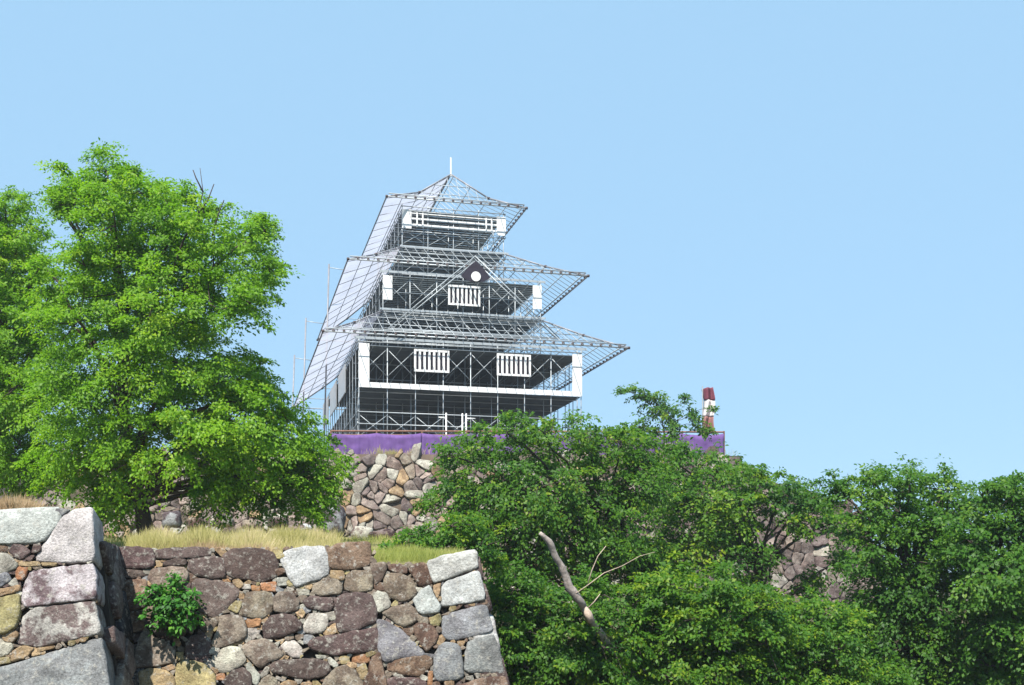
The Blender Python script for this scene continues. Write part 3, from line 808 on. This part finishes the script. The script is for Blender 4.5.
# --- roofs: hips, eaves, purlins and rafters
def roof(t, top, zr0, run_in, kink=None, ridge=None):
    a0, b0, w, d, o = t['a0'], t['b0'], t['w'], t['d'], t['o']
    E = [Q(a0 - o, b0 - o, zr0), Q(a0 + w + o, b0 - o, zr0), Q(a0 + w + o, b0 + d + o, zr0), Q(a0 - o, b0 + d + o, zr0)]
    ia, ib = run_in
    I = [Q(a0 + ia, b0 + ib, top), Q(a0 + w - ia, b0 + ib, top), Q(a0 + w - ia, b0 + d - ib, top), Q(a0 + ia, b0 + d - ib, top)]
    def prof(e, i, s):                      # a sagging slope: point at fraction s from eave to head
        p = e + (i - e) * s
        return p - UPV * (kink or .12) * math.sin(math.pi * s)
    for k in range(4):
        hp = [prof(E[k], I[k], s) for s in (0, .5, 1)]
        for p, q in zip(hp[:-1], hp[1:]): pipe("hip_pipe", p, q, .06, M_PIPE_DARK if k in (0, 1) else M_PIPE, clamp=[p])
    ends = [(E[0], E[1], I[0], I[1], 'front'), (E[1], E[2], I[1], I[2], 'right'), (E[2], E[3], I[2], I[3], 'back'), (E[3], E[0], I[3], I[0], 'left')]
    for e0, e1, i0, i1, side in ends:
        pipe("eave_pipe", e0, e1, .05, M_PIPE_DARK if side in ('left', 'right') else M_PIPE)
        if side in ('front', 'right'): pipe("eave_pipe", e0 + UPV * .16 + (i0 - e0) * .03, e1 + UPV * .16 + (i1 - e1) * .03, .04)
        for s in (.25, .5, .75, .97):
            pipe("purlin", prof(e0, i0, s), prof(e1, i1, s), .028)
    return E, I, prof, ends
def rafters(E, I, prof, ends, sides, sp):
    for e0, e1, i0, i1, side in ends:
        if side not in sides: continue
        L = np.linalg.norm(e1 - e0); Li = np.linalg.norm(i1 - i0); n = int(L / sp); u = (e1 - e0) / L
        lead = (i0 - e0) @ u; inward = (i0 - e0) - lead * u
        for k in range(1, n):
            x = L * k / n
            s = min(1.0, x / max(lead, .01), (L - x) / max(lead, .01))        # shorter where it meets a hip
            if s < .08: continue
            lift = UPV * .07
            p0 = e0 + u * x + lift; pm = e0 + u * x + inward * s * .5 + lift; p1 = e0 + u * x + inward * s + lift
            kk = (prof(E[0], I[0], .5 * s) - (E[0] + (I[0] - E[0]) * .5 * s))[2]; k1 = (prof(E[0], I[0], s) - (E[0] + (I[0] - E[0]) * s))[2]
            COUNT["rafter"] = COUNT.get("rafter", 0) + 1
            over = COUNT["rafter"] > 100; mb = SPARE.setdefault("rafter", MB()) if over else MB()
            mb.tube([p0 - inward / np.linalg.norm(inward) * .12, pm + UPV * kk, p1 + UPV * k1], .021, 5)
            mb.box(p0 - .07 * (A_ + B_ + UPV), .14 * A_, .14 * B_, .14 * UPV, 1)
            if not over: mb.build("rafter", [M_PIPE, M_CLAMP], tower, True)
def sheet(e0, e1, i0, i1, prof_, name="roof_sheet"):
    vs = []; fs = []; nu, ns = 20, 6
    for j in range(ns + 1):
        s = .02 + .96 * j / ns; p, q = prof_(e0, i0, s), prof_(e1, i1, s)
        for i in range(nu + 1):
            c = p + (q - p) * (i / nu); vs.append(c + UPV * (.05 + .03 * math.sin(i * 1.9 + j)))
    n = len(vs); vs += [c - UPV * .01 for c in vs]
    for j in range(ns):
        for i in range(nu):
            a = j * (nu + 1) + i; fs += [(a, a + 1, a + nu + 2, a + nu + 1)]
    fs = fs[:]
    return mesh_obj(name, vs[:n], fs, M_SHEET, tower, True)
RO = [roof(T[0], 20.05, 17.25, (1.93, 3.0)), roof(T[1], 25.3, 22.55, (1.75, 3.1)), roof(T[2], 31.0, 28.25, (3.62, 1.15), kink=.5)]
for r in RO: rafters(*r, ('front',), .62)
for r in RO: rafters(*r, ('right',), .70)
for (E, I, prof, ends) in RO:
    e0, e1, i0, i1, side = ends[3]; sheet(e0, e1, i0, i1, prof)
    for s in np.linspace(.02, .98, 9):                                  # battens that hold the sheet
        COUNT["batten"] = COUNT.get("batten", 0) + 1
        mb = MB(); x = e0 + (e1 - e0) * s; y = i0 + (i1 - i0) * s; mb.tube([x - UPV * .03, prof(x, y, .5) - UPV * .03, y - UPV * .03], .022, 5); mb.build("batten", M_PIPE_DARK, tower)
E3, I3, pr3, en3 = RO[2]
pipe("ridge_pipe", I3[0], I3[3], .07, M_PIPE_DARK)
fin = (I3[0] + I3[1]) / 2
pipe("finial", fin - UPV * .1, fin + UPV * 1.2, .06, M_WHITE)
# --- big front gable over the middle storey
gb = -.8
ap, gl, gr = Q(7.33, gb, 22.95), Q(1.72, gb, 18.0), Q(12.94, gb, 18.0)
for sft in (0, .42):
    pipe("gable_pipe", ap - UPV * sft * .8, gl + A_ * sft * .6 - UPV * .0, .034); pipe("gable_pipe", ap - UPV * sft * .8, gr - A_ * sft * .6, .034)
pipe("gable_pipe", ap, Q(7.33, 5.0, 22.95), .05); pipe("gable_pipe", gl, gr, .04)
for k in range(1, 6):
    s = k / 6
    for g in (gl, gr):
        p = ap + (g - ap) * s; bb = gb + (5.0 - gb) * (1 - s * .75); pipe("gable_purlin", p, Q((p - P0) @ A_, bb, p[2]), .03)
def board(pts, b, th, name, mat):
    n = len(pts); vs = [Q(a, b, z) for a, z in pts] + [Q(a, b + th, z) for a, z in pts]
    return mesh_obj(name, vs, [tuple(range(n))] + [tuple(range(2 * n - 1, n - 1, -1))] + [(i, i + n, (i + 1) % n + n, (i + 1) % n) for i in range(n)], mat, tower)
cz = 21.9
board([(7.33 - .95, cz - .30), (7.33 - .62, cz - .55), (7.33 - .3, cz - .62), (7.33 + .3, cz - .62), (7.33 + .62, cz - .55), (7.33 + .95, cz - .30), (7.33 + .5, cz + .28), (7.33, cz + .72), (7.33 - .5, cz + .28)],
      gb - .16, .10, "gable_board", M_BLACK)
board([(7.33 + 0.31 * math.cos(k * math.pi / 12), cz - .30 + 0.31 * math.sin(k * math.pi / 12)) for k in range(24)], gb - .22, .05, "gable_disc", M_WHITE)
# poles standing clear of the left flank
for (px, y0, D, lean) in ((329, 264, 84, 0), (306, 318, 92, 0), (294.5, 355, 96, 0)):
    p = W(px, y0, D); pipe("outrigger_pole", (p[0] - .45, p[1], GZ), p, .062, M_PIPE_DARK); pipe("outrigger_tie", p - UPV * .25, p - UPV * .4 + A_ * 1.6, .03)
for nm, mb in SPARE.items():
    o = mb.build(nm, [M_PIPE, M_CLAMP], tower, True); o["kind"] = "stuff"

# ------------------------------------------------------------------ purple curtain on its rail
fence = empty("curtain_fence", tuple(W(520, 447, 62.5))); fence["_w"] = list(fence.location)
tag(fence, "purple cloth curtain hung from a rust brown rail along the top of the upper wall", "curtain fence")
fl, fr_ = np.array([W(331, 431, 61.2)[0], 61.2, 0]), np.array([W(724, 435, 64.5)[0], 64.5, 0])
nsec = 9
for k in range(nsec + 1):
    s = k / nsec; p = fl + (fr_ - fl) * s; mb = MB(); mb.tube([p + UPV * 8.7, p + UPV * (10.18 + .4 * s)], .05, 8); mb.build("post", M_RUST, fence)
for dz, r in ((0, .05), (-.2, .035)):
    mb = MB(); mb.tube([fl + UPV * (10.12 + dz), fr_ + UPV * (10.52 + dz)], r, 8); mb.build("rail", M_RUST, fence)
for k in range(nsec):
    vs = []; fs = []; nu, nv = 24, 6
    for i in range(nu + 1):
        s = (k + i / nu) / nsec; p = fl + (fr_ - fl) * s; top = 10.0 + .42 * s - .10 * math.sin(math.pi * i / nu); sw = math.sin(math.pi * i / nu)
        for j in range(nv + 1):
            q = j / nv; z = top + (8.72 + .06 * math.sin(i * .9 + k) - top) * q
            vs.append(p + UPV * z + np.array([0, -1, 0]) * (.07 + .07 * max(0, math.sin((q * 2.2 - sw * 1.1) * 6.0)) * sw + .05 * math.sin(i * 1.1 + k) * q + .03 * math.sin(i * 2.7 + k * 2)))
    for i in range(nu):
        for j in range(nv): a = i * (nv + 1) + j; fs.append((a, a + 1, a + nv + 2, a + nv + 1))
    o = mesh_obj("curtain", vs, fs, M_PURPLE, fence, True)
    md = o.modifiers.new("thickness", 'SOLIDIFY'); md.thickness = .008
# banner beside the curtain's right end
D = 66; ban = empty("banner", tuple(W(708, 436, D))); ban["_w"] = list(ban.location)
tag(ban, "upright maroon and white cloth banner standing at the right end of the purple curtain", "banner")
mb = MB(); mb.tube([W(702.6, 450, D), W(702.6, 386, D)], .035, 8); mb.build("pole", M_PIPE, ban)
def cloth(y0, y1, mat, name):
    vs = []; fs = []; nu, nv = 12, 8
    for i in range(nu + 1):
        u = i / nu
        for j in range(nv + 1):
            v_ = j / nv; c = W(702.8 + 10.5 * u - .8 * v_ * 0, y0 + (y1 - y0) * v_ + 1.5 * (1 - u) * (1 - v_) * (1 if y0 < 389 else 0), D); c[1] += -.24 * math.sin(u * 6.5 + y0 * .03 + v_ * .8) - .3 * u; c[0] += .06 * math.sin((y0 + (y1 - y0) * v_) * .16)
            vs.append(c)
    for i in range(nu):
        for j in range(nv): a = i * (nv + 1) + j; fs.append((a, a + 1, a + nv + 2, a + nv + 1))
    o = mesh_obj(name, vs, fs, mat, ban, True); md = o.modifiers.new("thickness", 'SOLIDIFY'); md.thickness = .008
cloth(387.5, 400.5, M_MAROON, "cloth_band"); cloth(400.5, 417, M_CREAM, "cloth_band"); cloth(417, 434, M_PINK, "cloth_band")

# ------------------------------------------------------------------ vegetation
def leaf_mesh(name, C, Nn, T_, L, wid, mat, parent, tone):
    """one small folded four-sided leaf at each C, with normal Nn and axis T_"""
    n = len(C)
    S = np.cross(Nn, T_); S /= np.linalg.norm(S, axis=1, keepdims=True) + 1e-9
    L = L[:, None]; Wd = L * wid
    up = Nn * L * .10
    v = np.empty((n, 4, 3)); v[:, 0] = C; v[:, 1] = C + T_ * L * .5 + S * Wd * .5 + up; v[:, 2] = C + T_ * L - up; v[:, 3] = C + T_ * L * .5 - S * Wd * .5 + up
    v = v.reshape(-1, 3); org = np.array([v[:, 0].mean(), v[:, 1].mean(), v[:, 2].min()])
    me = bpy.data.meshes.new(name); me.vertices.add(4 * n); me.loops.add(4 * n); me.polygons.add(n)
    me.vertices.foreach_set("co", (v - org).astype(np.float32).ravel())
    me.loops.foreach_set("vertex_index", np.arange(4 * n, dtype=np.int32))
    me.polygons.foreach_set("loop_start", np.arange(0, 4 * n, 4, dtype=np.int32))
    a = me.attributes.new("leaf", 'FLOAT', 'FACE'); a.data.foreach_set("value", np.clip(tone, 0, 1).astype(np.float32))
    me.update(calc_edges=True); me.materials.append(mat)
    o = bpy.data.objects.new(name, me); COL.objects.link(o); place(o, org, parent)
    return o
def unit(v): return v / (np.linalg.norm(v, axis=-1, keepdims=True) + 1e-9)

def tree(name, label, cat, D, base, blobs, leaf, mat, depth, cover=1.0, trunk_r=.16, ncl=20, group=None, layers=(-.7, .0, .7), clr=.36, flat=.3,
         droop=.35, seed=1, limb_every=1, twigs=3, trunk_top=None, back_cover=.7, bark=M_BARK, tonebias=.0, rise=.0):
    rng = np.random.default_rng(seed)
    bz = np.asarray(base, float)
    root = empty(name, tuple(bz)); root["_w"] = [float(q) for q in bz]; tag(root, label, cat, group)
    px = np.array([b[0] for b in blobs], float); py = np.array([b[1] for b in blobs], float)
    cx, cy = px.mean(), py.mean(); hx, hy = np.abs(px - cx).max() + 20, np.abs(py - cy).max() + 20
    C = []; Nn = []; Tt = []; LL = []; tone = []; heads = []; wood = MB()
    cen = W(cx, cy, D)
    for (bx, by, br) in blobs:
        rr = math.hypot((bx - cx) / hx, (by - cy) / hy); hd = depth * math.sqrt(max(.12, 1 - rr * rr))
        for li, lay in enumerate(layers):
            dz = hd * (lay + rng.uniform(-.2, .2)); Dd = D + dz
            jx, jy = rng.normal(0, br * .12, 2)
            c = W(bx + jx, by + jy, Dd); r = br * Dd / F
            if lay <= .1 and rng.random() < limb_every: heads.append((c, r))
            N = (cover if lay <= 0 else cover * back_cover) * math.pi * r * r / (.13 * leaf * leaf)
            M = max(4, int(ncl * rng.uniform(.8, 1.2)))
            cd = unit(rng.normal(size=(M, 3))); cr = rng.uniform(.15, 1.0, M) ** .5 * rng.choice([1.0, 1.0, 1.22], M)
            cc = c + cd * (cr * r * .86)[:, None]
            cn = unit(np.array([0, -.12, 1.0]) + .25 * cd + .45 * unit(cc - cen) + .22 * rng.normal(size=(M, 3)))
            ct = rng.normal(0, .13, M) + rng.uniform(-.06, .10)
            bt = rng.normal(0, .08)
            for m in range(M):
                k = max(3, int(N / M * rng.uniform(.35, 1.65)))
                R = r * clr * rng.uniform(.6, 1.4)
                ax = unit(unit(cc[m] - cen) + .9 * cd[m] + np.array([0, 0, rise]) + .3 * rng.normal(size=3)); el = rng.uniform(.5, 1.3)
                p = unit(rng.normal(size=(k, 3))) * (rng.uniform(0, 1, k) ** .45)[:, None] * R
                h = (p @ cn[m])[:, None]; p = p - cn[m] * h * (1 - flat) 
                p = p * .85 + (p @ ax)[:, None] * ax * el
                rad = np.linalg.norm(p, axis=1) / R / 1.3
                p[:, 2] -= droop * R * rad ** 2
                nn = unit(cn[m] + .5 * rng.normal(size=(k, 3)) + np.array([0, -.25, 0]))
                tt = unit(p / R + .6 * rng.normal(size=(k, 3)) + np.array([0, 0, -.35])); tt = unit(tt - nn * np.sum(tt * nn, 1, keepdims=True))
                C.append(cc[m] + p); Nn.append(nn); Tt.append(tt); LL.append(leaf * rng.uniform(.7, 1.3, k))
                tone.append(.42 + tonebias + bt + ct[m] + rng.normal(0, .16, k))
            if lay <= .1:
                for m in range(min(twigs, M)):
                    mid = (c + cc[m]) / 2 + rng.normal(0, .08 * r, 3); wood.tube([c, mid, cc[m] + (cc[m] - c) * .2], [.018, .012, .005], 4, cap=False)
    crown = leaf_mesh("crown", np.concatenate(C), np.concatenate(Nn), np.concatenate(Tt), np.concatenate(LL), .58, mat, root, np.concatenate(tone))
    # trunk and limbs
    top = np.asarray(trunk_top, float) if trunk_top is not None else W(cx, cy, D)
    npt = 8; tr = []
    for k in range(npt + 1):
        s = k / npt; tr.append(bz + (top - bz) * s + np.array([math.sin(s * 5 + seed), math.cos(s * 4 + seed), 0]) * .12 * (top - bz)[2] * .25 * s * (1 - s) * 4 - UPV * (.25 if k == 0 else 0))
    wood.tube(tr, [trunk_r * (1.35 if k == 0 else 1) * (1 - .72 * k / npt) for k in range(npt + 1)], 9, cap=False)
    for (c, r) in heads:
        hz = (c[2] - bz[2]) / max(.5, top[2] - bz[2]); s = float(np.clip(hz * .62 - .05 + rng.uniform(-.1, .1), .12, .97))
        st = np.array(tr[0]) + 0; kf = s * npt; k0 = min(int(kf), npt - 1); st = tr[k0] + (tr[k0 + 1] - tr[k0]) * (kf - k0)
        ln = np.linalg.norm(c - st); r0 = min(trunk_r * .42 * (1 - .6 * s), .013 * ln + .012)
        pts = []
        for q in np.linspace(0, 1, 6):
            pts.append(st + (c - st) * q + UPV * .10 * ln * math.sin(math.pi * q) * (1 if hz > .3 else .4) + rng.normal(0, .025 * ln, 3) * math.sin(math.pi * q))
        wood.tube(pts, [r0 * (1 - .75 * q) + .006 for q in np.linspace(0, 1, 6)], 6, cap=False)
    wood.build("trunk", bark, root, True)
    return root

def gz(x, y): return float(ground_z(np.array(x), np.array(y)))
# the big bright tree on the terrace, and its neighbour at the picture's edge
L1 = [(44, 268, 16), (50, 302, 20), (58, 194, 14), (62, 210, 13), (264, 226, 16), (105, 176, 30), (82, 198, 32), (138, 191, 32), (172, 206, 36), (203, 214, 24), (118, 226, 44), (162, 250, 44), (214, 254, 38), (250, 237, 27), (270, 268, 20), (253, 300, 30),
      (214, 300, 40), (165, 308, 46), (112, 290, 48), (80, 262, 30), (72, 322, 46), (122, 358, 52), (180, 368, 50), (228, 376, 36), (258, 396, 32), (230, 420, 48), (282, 428, 33),
      (312, 447, 26), (328, 474, 24), (295, 478, 38), (248, 480, 44), (190, 440, 48), (132, 430, 50), (72, 400, 48), (62, 456, 38), (112, 476, 40), (215, 488, 30), (312, 502, 22), (120, 500, 30)]
b = W(150, 530, 30); big = tree("broadleaf_tree", "big bright green tree on the terrace left of the scaffold tower", "tree", 30, (b[0], 30, terrace_z(b[0], 30)), L1, .092, LEAF_A, 3.4, cover=.84, rise=.45,
     trunk_r=.20, limb_every=.45, seed=3, trunk_top=W(106, 205, 29.5), tonebias=.05)
L0 = [(6, 215, 30), (-30, 235, 40), (22, 240, 26), (2, 270, 38), (30, 285, 30), (-40, 300, 50), (8, 325, 42), (34, 350, 32), (-30, 370, 50), (15, 385, 40), (-50, 430, 50), (20, 440, 42), (40, 470, 30), (-20, 470, 45)]
b = W(-10, 520, 34); tree("broadleaf_tree", "green tree cut by the left edge of the photo, behind the nearest bastion", "tree", 34, (b[0], 34, terrace_z(b[0], 34)), L0, .092, LEAF_A, 2.8, cover=.9, rise=.45,
     trunk_r=.22, seed=5, trunk_top=W(2, 260, 34))
for tw in ([(190, 240), (198, 214), (203, 192), (200, 168)], [(198, 214), (208, 200), (214, 184)], [(203, 192), (196, 178), (193, 170)], [(212, 236), (219, 212), (224, 200)]):
    mb = MB(); mb.tube([W(x, y, 29.2) for x, y in tw], [.022 - .005 * k for k in range(len(tw))], 5); mb.build("bare_twig", M_BARK, big, True)
# cherry trees below the upper wall
cherry = "cherry trees below the upper wall"
R1 = [(446, 452, 18), (474, 446, 24), (508, 436, 24), (545, 436, 24), (585, 436, 24), (620, 440, 24), (648, 452, 26), (460, 492, 26), (500, 478, 34), (545, 480, 36), (592, 480, 36), (636, 490, 36),
      (482, 520, 30), (525, 520, 36), (572, 524, 38), (620, 530, 38), (500, 552, 28), (545, 558, 34), (430, 502, 14), (600, 560, 30), (640, 565, 34)]
b = W(610, 650, 33); tree("cherry_tree", "spreading green cherry tree in front of the upper wall, behind the bare leaning trunk", "tree", 33, (b[0], 33, gz(b[0], 33)), R1, .115, LEAF_B, 2.6, cover=.72,
     trunk_r=.2, seed=11, trunk_top=W(590, 500, 33.5), group=cherry)
R2 = [(676, 462, 26), (712, 474, 26), (748, 478, 26), (784, 490, 24), (812, 502, 22), (668, 500, 32), (708, 510, 34), (748, 514, 30), (690, 545, 34), (730, 550, 28), (800, 520, 18), (660, 560, 30), (836, 520, 18), (768, 556, 16), (752, 585, 24), (815, 585, 18), (840, 560, 14)]
b = W(780, 620, 38); tree("cherry_tree", "thin cherry tree with boulders showing between its boughs, right of the purple curtain's end", "tree", 38, (b[0], 38, gz(b[0], 38)), R2, .13, LEAF_B, 2.4, cover=.68,
     trunk_r=.17, seed=12, trunk_top=W(735, 510, 38), group=cherry)
R3 = [(846, 490, 22), (874, 482, 22), (908, 482, 24), (942, 490, 26), (860, 520, 30), (900, 520, 36), (944, 525, 36), (868, 560, 30), (905, 565, 40), (950, 565, 42), (890, 605, 42), (940, 612, 46),
      (905, 650, 44), (955, 665, 48), (860, 610, 24), (870, 668, 36), (900, 700, 40), (850, 640, 28), (945, 710, 40)]
b = W(915, 690, 31); tree("cherry_tree", "dense dark cherry tree with sky gaps in its top, right of the bare boulders", "tree", 31, (b[0], 31, gz(b[0], 31)), R3, .11, LEAF_C, 2.6, cover=.72,
     trunk_r=.2, seed=13, trunk_top=W(905, 530, 31), group=cherry)
R4 = [(985, 500, 24), (1015, 492, 26), (1045, 500, 30), (975, 535, 34), (1015, 535, 38), (1060, 540, 40), (985, 580, 40), (1030, 590, 44), (1000, 630, 46), (1050, 640, 50), (1020, 680, 46), (985, 670, 36)]
b = W(1030, 690, 29); tree("cherry_tree", "dark green tree cut by the right edge of the photo", "tree", 29, (b[0], 29, gz(b[0], 29)), R4, .11, LEAF_C, 2.4, cover=.95,
     trunk_r=.2, seed=14, trunk_top=W(1020, 540, 29), group=cherry)
F1 = [(512, 590, 28), (545, 600, 32), (585, 595, 32), (520, 630, 32), (562, 640, 36), (605, 640, 34), (520, 668, 32), (560, 680, 34), (610, 685, 36), (492, 600, 18), (510, 640, 26), (505, 690, 30), (540, 710, 34), (590, 715, 34), (636, 700, 32), (635, 640, 26)]
b = W(560, 700, 24); tree("leafy_bush", "low green bush right beside the lower wall's corner, under the bare leaning trunk", "bush", 24.5, (b[0], 24.5, gz(b[0], 24.5)), F1, .09, LEAF_B, 1.3, cover=.9,
     trunk_r=.07, seed=21, group="bushes at the foot of the slope")
F2 = [(640, 600, 28), (672, 592, 32), (712, 600, 34), (750, 604, 32), (660, 632, 36), (705, 640, 38), (755, 640, 36), (660, 672, 36), (710, 680, 38), (765, 676, 36), (690, 612, 34), (650, 705, 34), (700, 712, 36), (750, 710, 36)]
b = W(700, 700, 25); tree("leafy_bush", "wide yellow-green bush in the bottom middle of the slope, right of the bare trunk", "bush", 25, (b[0], 25, gz(b[0], 25)), F2, .095, LEAF_B, 1.5, cover=.95,
     trunk_r=.08, seed=22, group="bushes at the foot of the slope", tonebias=.12)
F3 = [(790, 618, 26), (822, 616, 24), (852, 622, 18), (795, 650, 32), (835, 650, 30), (800, 682, 34), (845, 682, 32), (880, 690, 30), (820, 712, 34), (775, 640, 26), (780, 705, 30)]
b = W(820, 700, 26); tree("leafy_bush", "bright green bush below the patch of bare boulders, left of the dark trees", "bush", 26, (b[0], 26, gz(b[0], 26)), F3, .095, LEAF_B, 1.4, cover=.9,
     trunk_r=.07, seed=23, group="bushes at the foot of the slope", tonebias=.08)
F4 = [(388, 549, 8), (402, 546, 11), (420, 545, 14), (440, 543, 16), (462, 541, 16), (482, 546, 16), (450, 527, 15), (475, 525, 16), (425, 530, 11), (408, 533, 8), (494, 560, 14)]
b = W(445, 560, 23); tree("leafy_bush", "light green bush behind the lower wall's right corner stone, below the upper wall", "bush", 23, (b[0], 23, terrace_z(b[0], 23)), F4, .075, LEAF_B, .9, cover=.9,
     trunk_r=.05, seed=24)
SP = [(620, 390, 6), (632, 393, 8), (645, 395, 10), (656, 402, 12), (668, 411, 13), (650, 414, 10), (682, 404, 9), (694, 414, 9), (640, 428, 10), (672, 428, 12), (700, 424, 9), (712, 410, 5), (706, 432, 8), (655, 432, 10)]
b = W(664, 446, 60.8); tree("sapling", "small sapling on top of the upper wall in front of the maroon banner", "sapling", 60.8, (b[0], 60.8, 9.1), SP, .17, LEAF_B, .7, cover=.8, trunk_r=.06, seed=25,
     trunk_top=W(662, 412, 60.8), layers=(-.5, .5), ncl=9, clr=.45)
SH = [(160, 590, 14), (176, 588, 13), (190, 598, 10), (156, 606, 13), (172, 606, 16), (186, 612, 12), (164, 624, 11), (178, 624, 10), (150, 596, 8), (194, 618, 6), (172, 578, 7)]
b = W(172, 628, 16.75); tree("wall_shrub", "small glossy shrub rooted in the joints of the lower wall", "shrub", 16.45, (b[0], 16.9, b[2]), SH, .075, LEAF_IVY, .22, cover=.8, trunk_r=.02, seed=26, layers=(-.6, .6), twigs=2, ncl=9, clr=.45)

# ------------------------------------------------------------------ the bare leaning trunk
sn = empty("dead_trunk", tuple(W(660, 705, 22.5))); sn["_w"] = list(sn.location)
tag(sn, "bare broken grey trunk leaning left out of the bushes", "dead tree")
pts = [(664, 712), (645, 690), (622, 662), (604, 640), (590, 618), (580, 603), (571, 588), (562, 570), (556, 556), (549, 543), (541, 533)]
rad = [.16, .145, .13, .12, .11, .105, .10, .095, .085, .075, .05]
mb = MB()
P3 = []; R3_ = []
for k, (x, y) in enumerate(pts):
    P3.append(W(x + (1.2 if k % 2 else -1.0), y, 23.35 - .12 * k + .5 * max(0, 5 - k))); R3_.append(.8 * rad[k] * (1.12 if k % 3 == 0 else .95))
tt_ = np.linspace(0, len(P3) - 1, 46); P3 = np.array(P3); R3_ = np.array(R3_)
Pf = [np.array([np.interp(t, range(len(P3)), P3[:, c]) for c in range(3)]) + np.array([.02 * mnoise.noise(Vector((t * 1.7, 3, 0))), 0, .02 * mnoise.noise(Vector((t * 1.7, 8, 0)))]) for t in tt_]
Rf = [float(np.interp(t, range(len(R3_)), R3_)) * (1 + .22 * mnoise.noise(Vector((t * 2.9, 0, 1)))) for t in tt_]
mb.tube(Pf, Rf, 12); mb.build("trunk", M_DEAD, sn, True)
mb = MB(); mb.tube([W(591.5, 622, 22.87), W(588, 614, 22.85), W(584, 607, 22.84)], [.075, .085, .05], 8); mb.build("torn_wood", M_DEADWOOD, sn, True)
for br in ([(575, 594), (588, 585), (604, 573), (622, 566), (640, 556), (655, 552)], [(588, 583), (592, 570), (598, 556), (606, 546)], [(588, 608), (594, 602), (600, 594)]):
    mb = MB(); mb.tube([W(x, y, 22.6) for x, y in br], [.012 - .0015 * k for k in range(len(br))], 6); mb.build("branch", M_DEADWOOD, sn, True)

# ------------------------------------------------------------------ grass
def grass(name, label, N, spots, h, mat, seed):
    """spots(rng, N) gives root points; each blade is one narrow leaf"""
    rng = np.random.default_rng(seed); P = spots(rng, N); n = len(P)
    T_ = unit(np.stack([rng.normal(0, .25, n), rng.normal(0, .25, n), np.ones(n)], 1)); nn = unit(np.stack([rng.normal(0, .5, n), -np.ones(n), rng.normal(0, .2, n)], 1))
    nn = unit(nn - T_ * np.sum(nn * T_, 1, keepdims=True))
    L = h * rng.uniform(.4, 1.15, n) * (.8 + .28 * np.sin(P[:, 0] * 2.3 + np.sin(P[:, 1] * 3.1)) + .16 * np.sin(P[:, 0] * 7.1 + P[:, 1] * 2))
    o = leaf_mesh(name, P, nn, T_, L, .024, mat, None, .5 + rng.normal(0, .2, n) + .25 * np.sin(P[:, 0] * 1.7 + P[:, 1] * 1.1)); tag(o, label, "grass", kind="stuff")
def on_terrace(x0, x1, y0, y1):
    def fn(rng, N):
        y = rng.uniform(y0, y1, N); s = y / y0; x = rng.uniform(x0, x1, N) * s; z = terrace_z(x, y) - .02
        return np.stack([x, y, z], 1)
    return fn
grass("yellow_grass", "tall yellow green grass behind the lower wall", 52000, on_terrace(-6.0, -2.75, 18.0, 30), .50, GRASS_YEL, 1)
grass("dry_grass", "short dry straw grass along the lower wall's top", 20000, on_terrace(-6.1, -2.5, 17.5, 19.0), .32, GRASS_DRY, 2)
grass("green_grass", "green grass behind the lower wall's right end", 12000, on_terrace(-2.7, -.75, 17.5, 21), .22, GRASS_GRN, 3)
grass("far_grass", "grass in the shade of the big tree", 9000, on_terrace(-13, -3, 30, 45), .35, GRASS_GRN, 5)
def on_bastion(rng, N):
    y = rng.uniform(16.05, 17.3, N); x = rng.uniform(-10, -6.25, N) - (y - 16) * .3
    return np.stack([x, y, bast_z(x, y) - .02], 1)
grass("straw_grass", "pinkish straw grass on the left bastion's top", 22000, on_bastion, .36, GRASS_DRY, 4)
def on_hill(rng, N):
    x = np.where(rng.random(N) < .55, rng.normal(-6.2, .5, N), rng.uniform(-13, 12, N)); y = 60.45 + rng.uniform(0, 1.0, N) ** 2 * .5; return np.stack([x, y, np.full(N, 8.68)], 1)
grass("hilltop_grass", "straw coloured grass tufts along the upper wall's top", 1500, on_hill, .55, GRASS_YEL, 6)

# ------------------------------------------------------------------ thin summer haze
mb = MB(); mb.box((-150, -30, -3.0), (300, 0, 0), (0, 200, 0), (0, 0, 39))
hm, hnt, hout = new_mat("haze_air"); pv = hnt.nodes.new("ShaderNodeVolumePrincipled")
pv.inputs["Density"].default_value = 0.0005; pv.inputs["Color"].default_value = (.86, .92, 1, 1); pv.inputs["Anisotropy"].default_value = 0.2
hnt.links.new(pv.outputs[0], hout.inputs["Volume"])
tag(mb.build("haze", hm), kind="stuff")
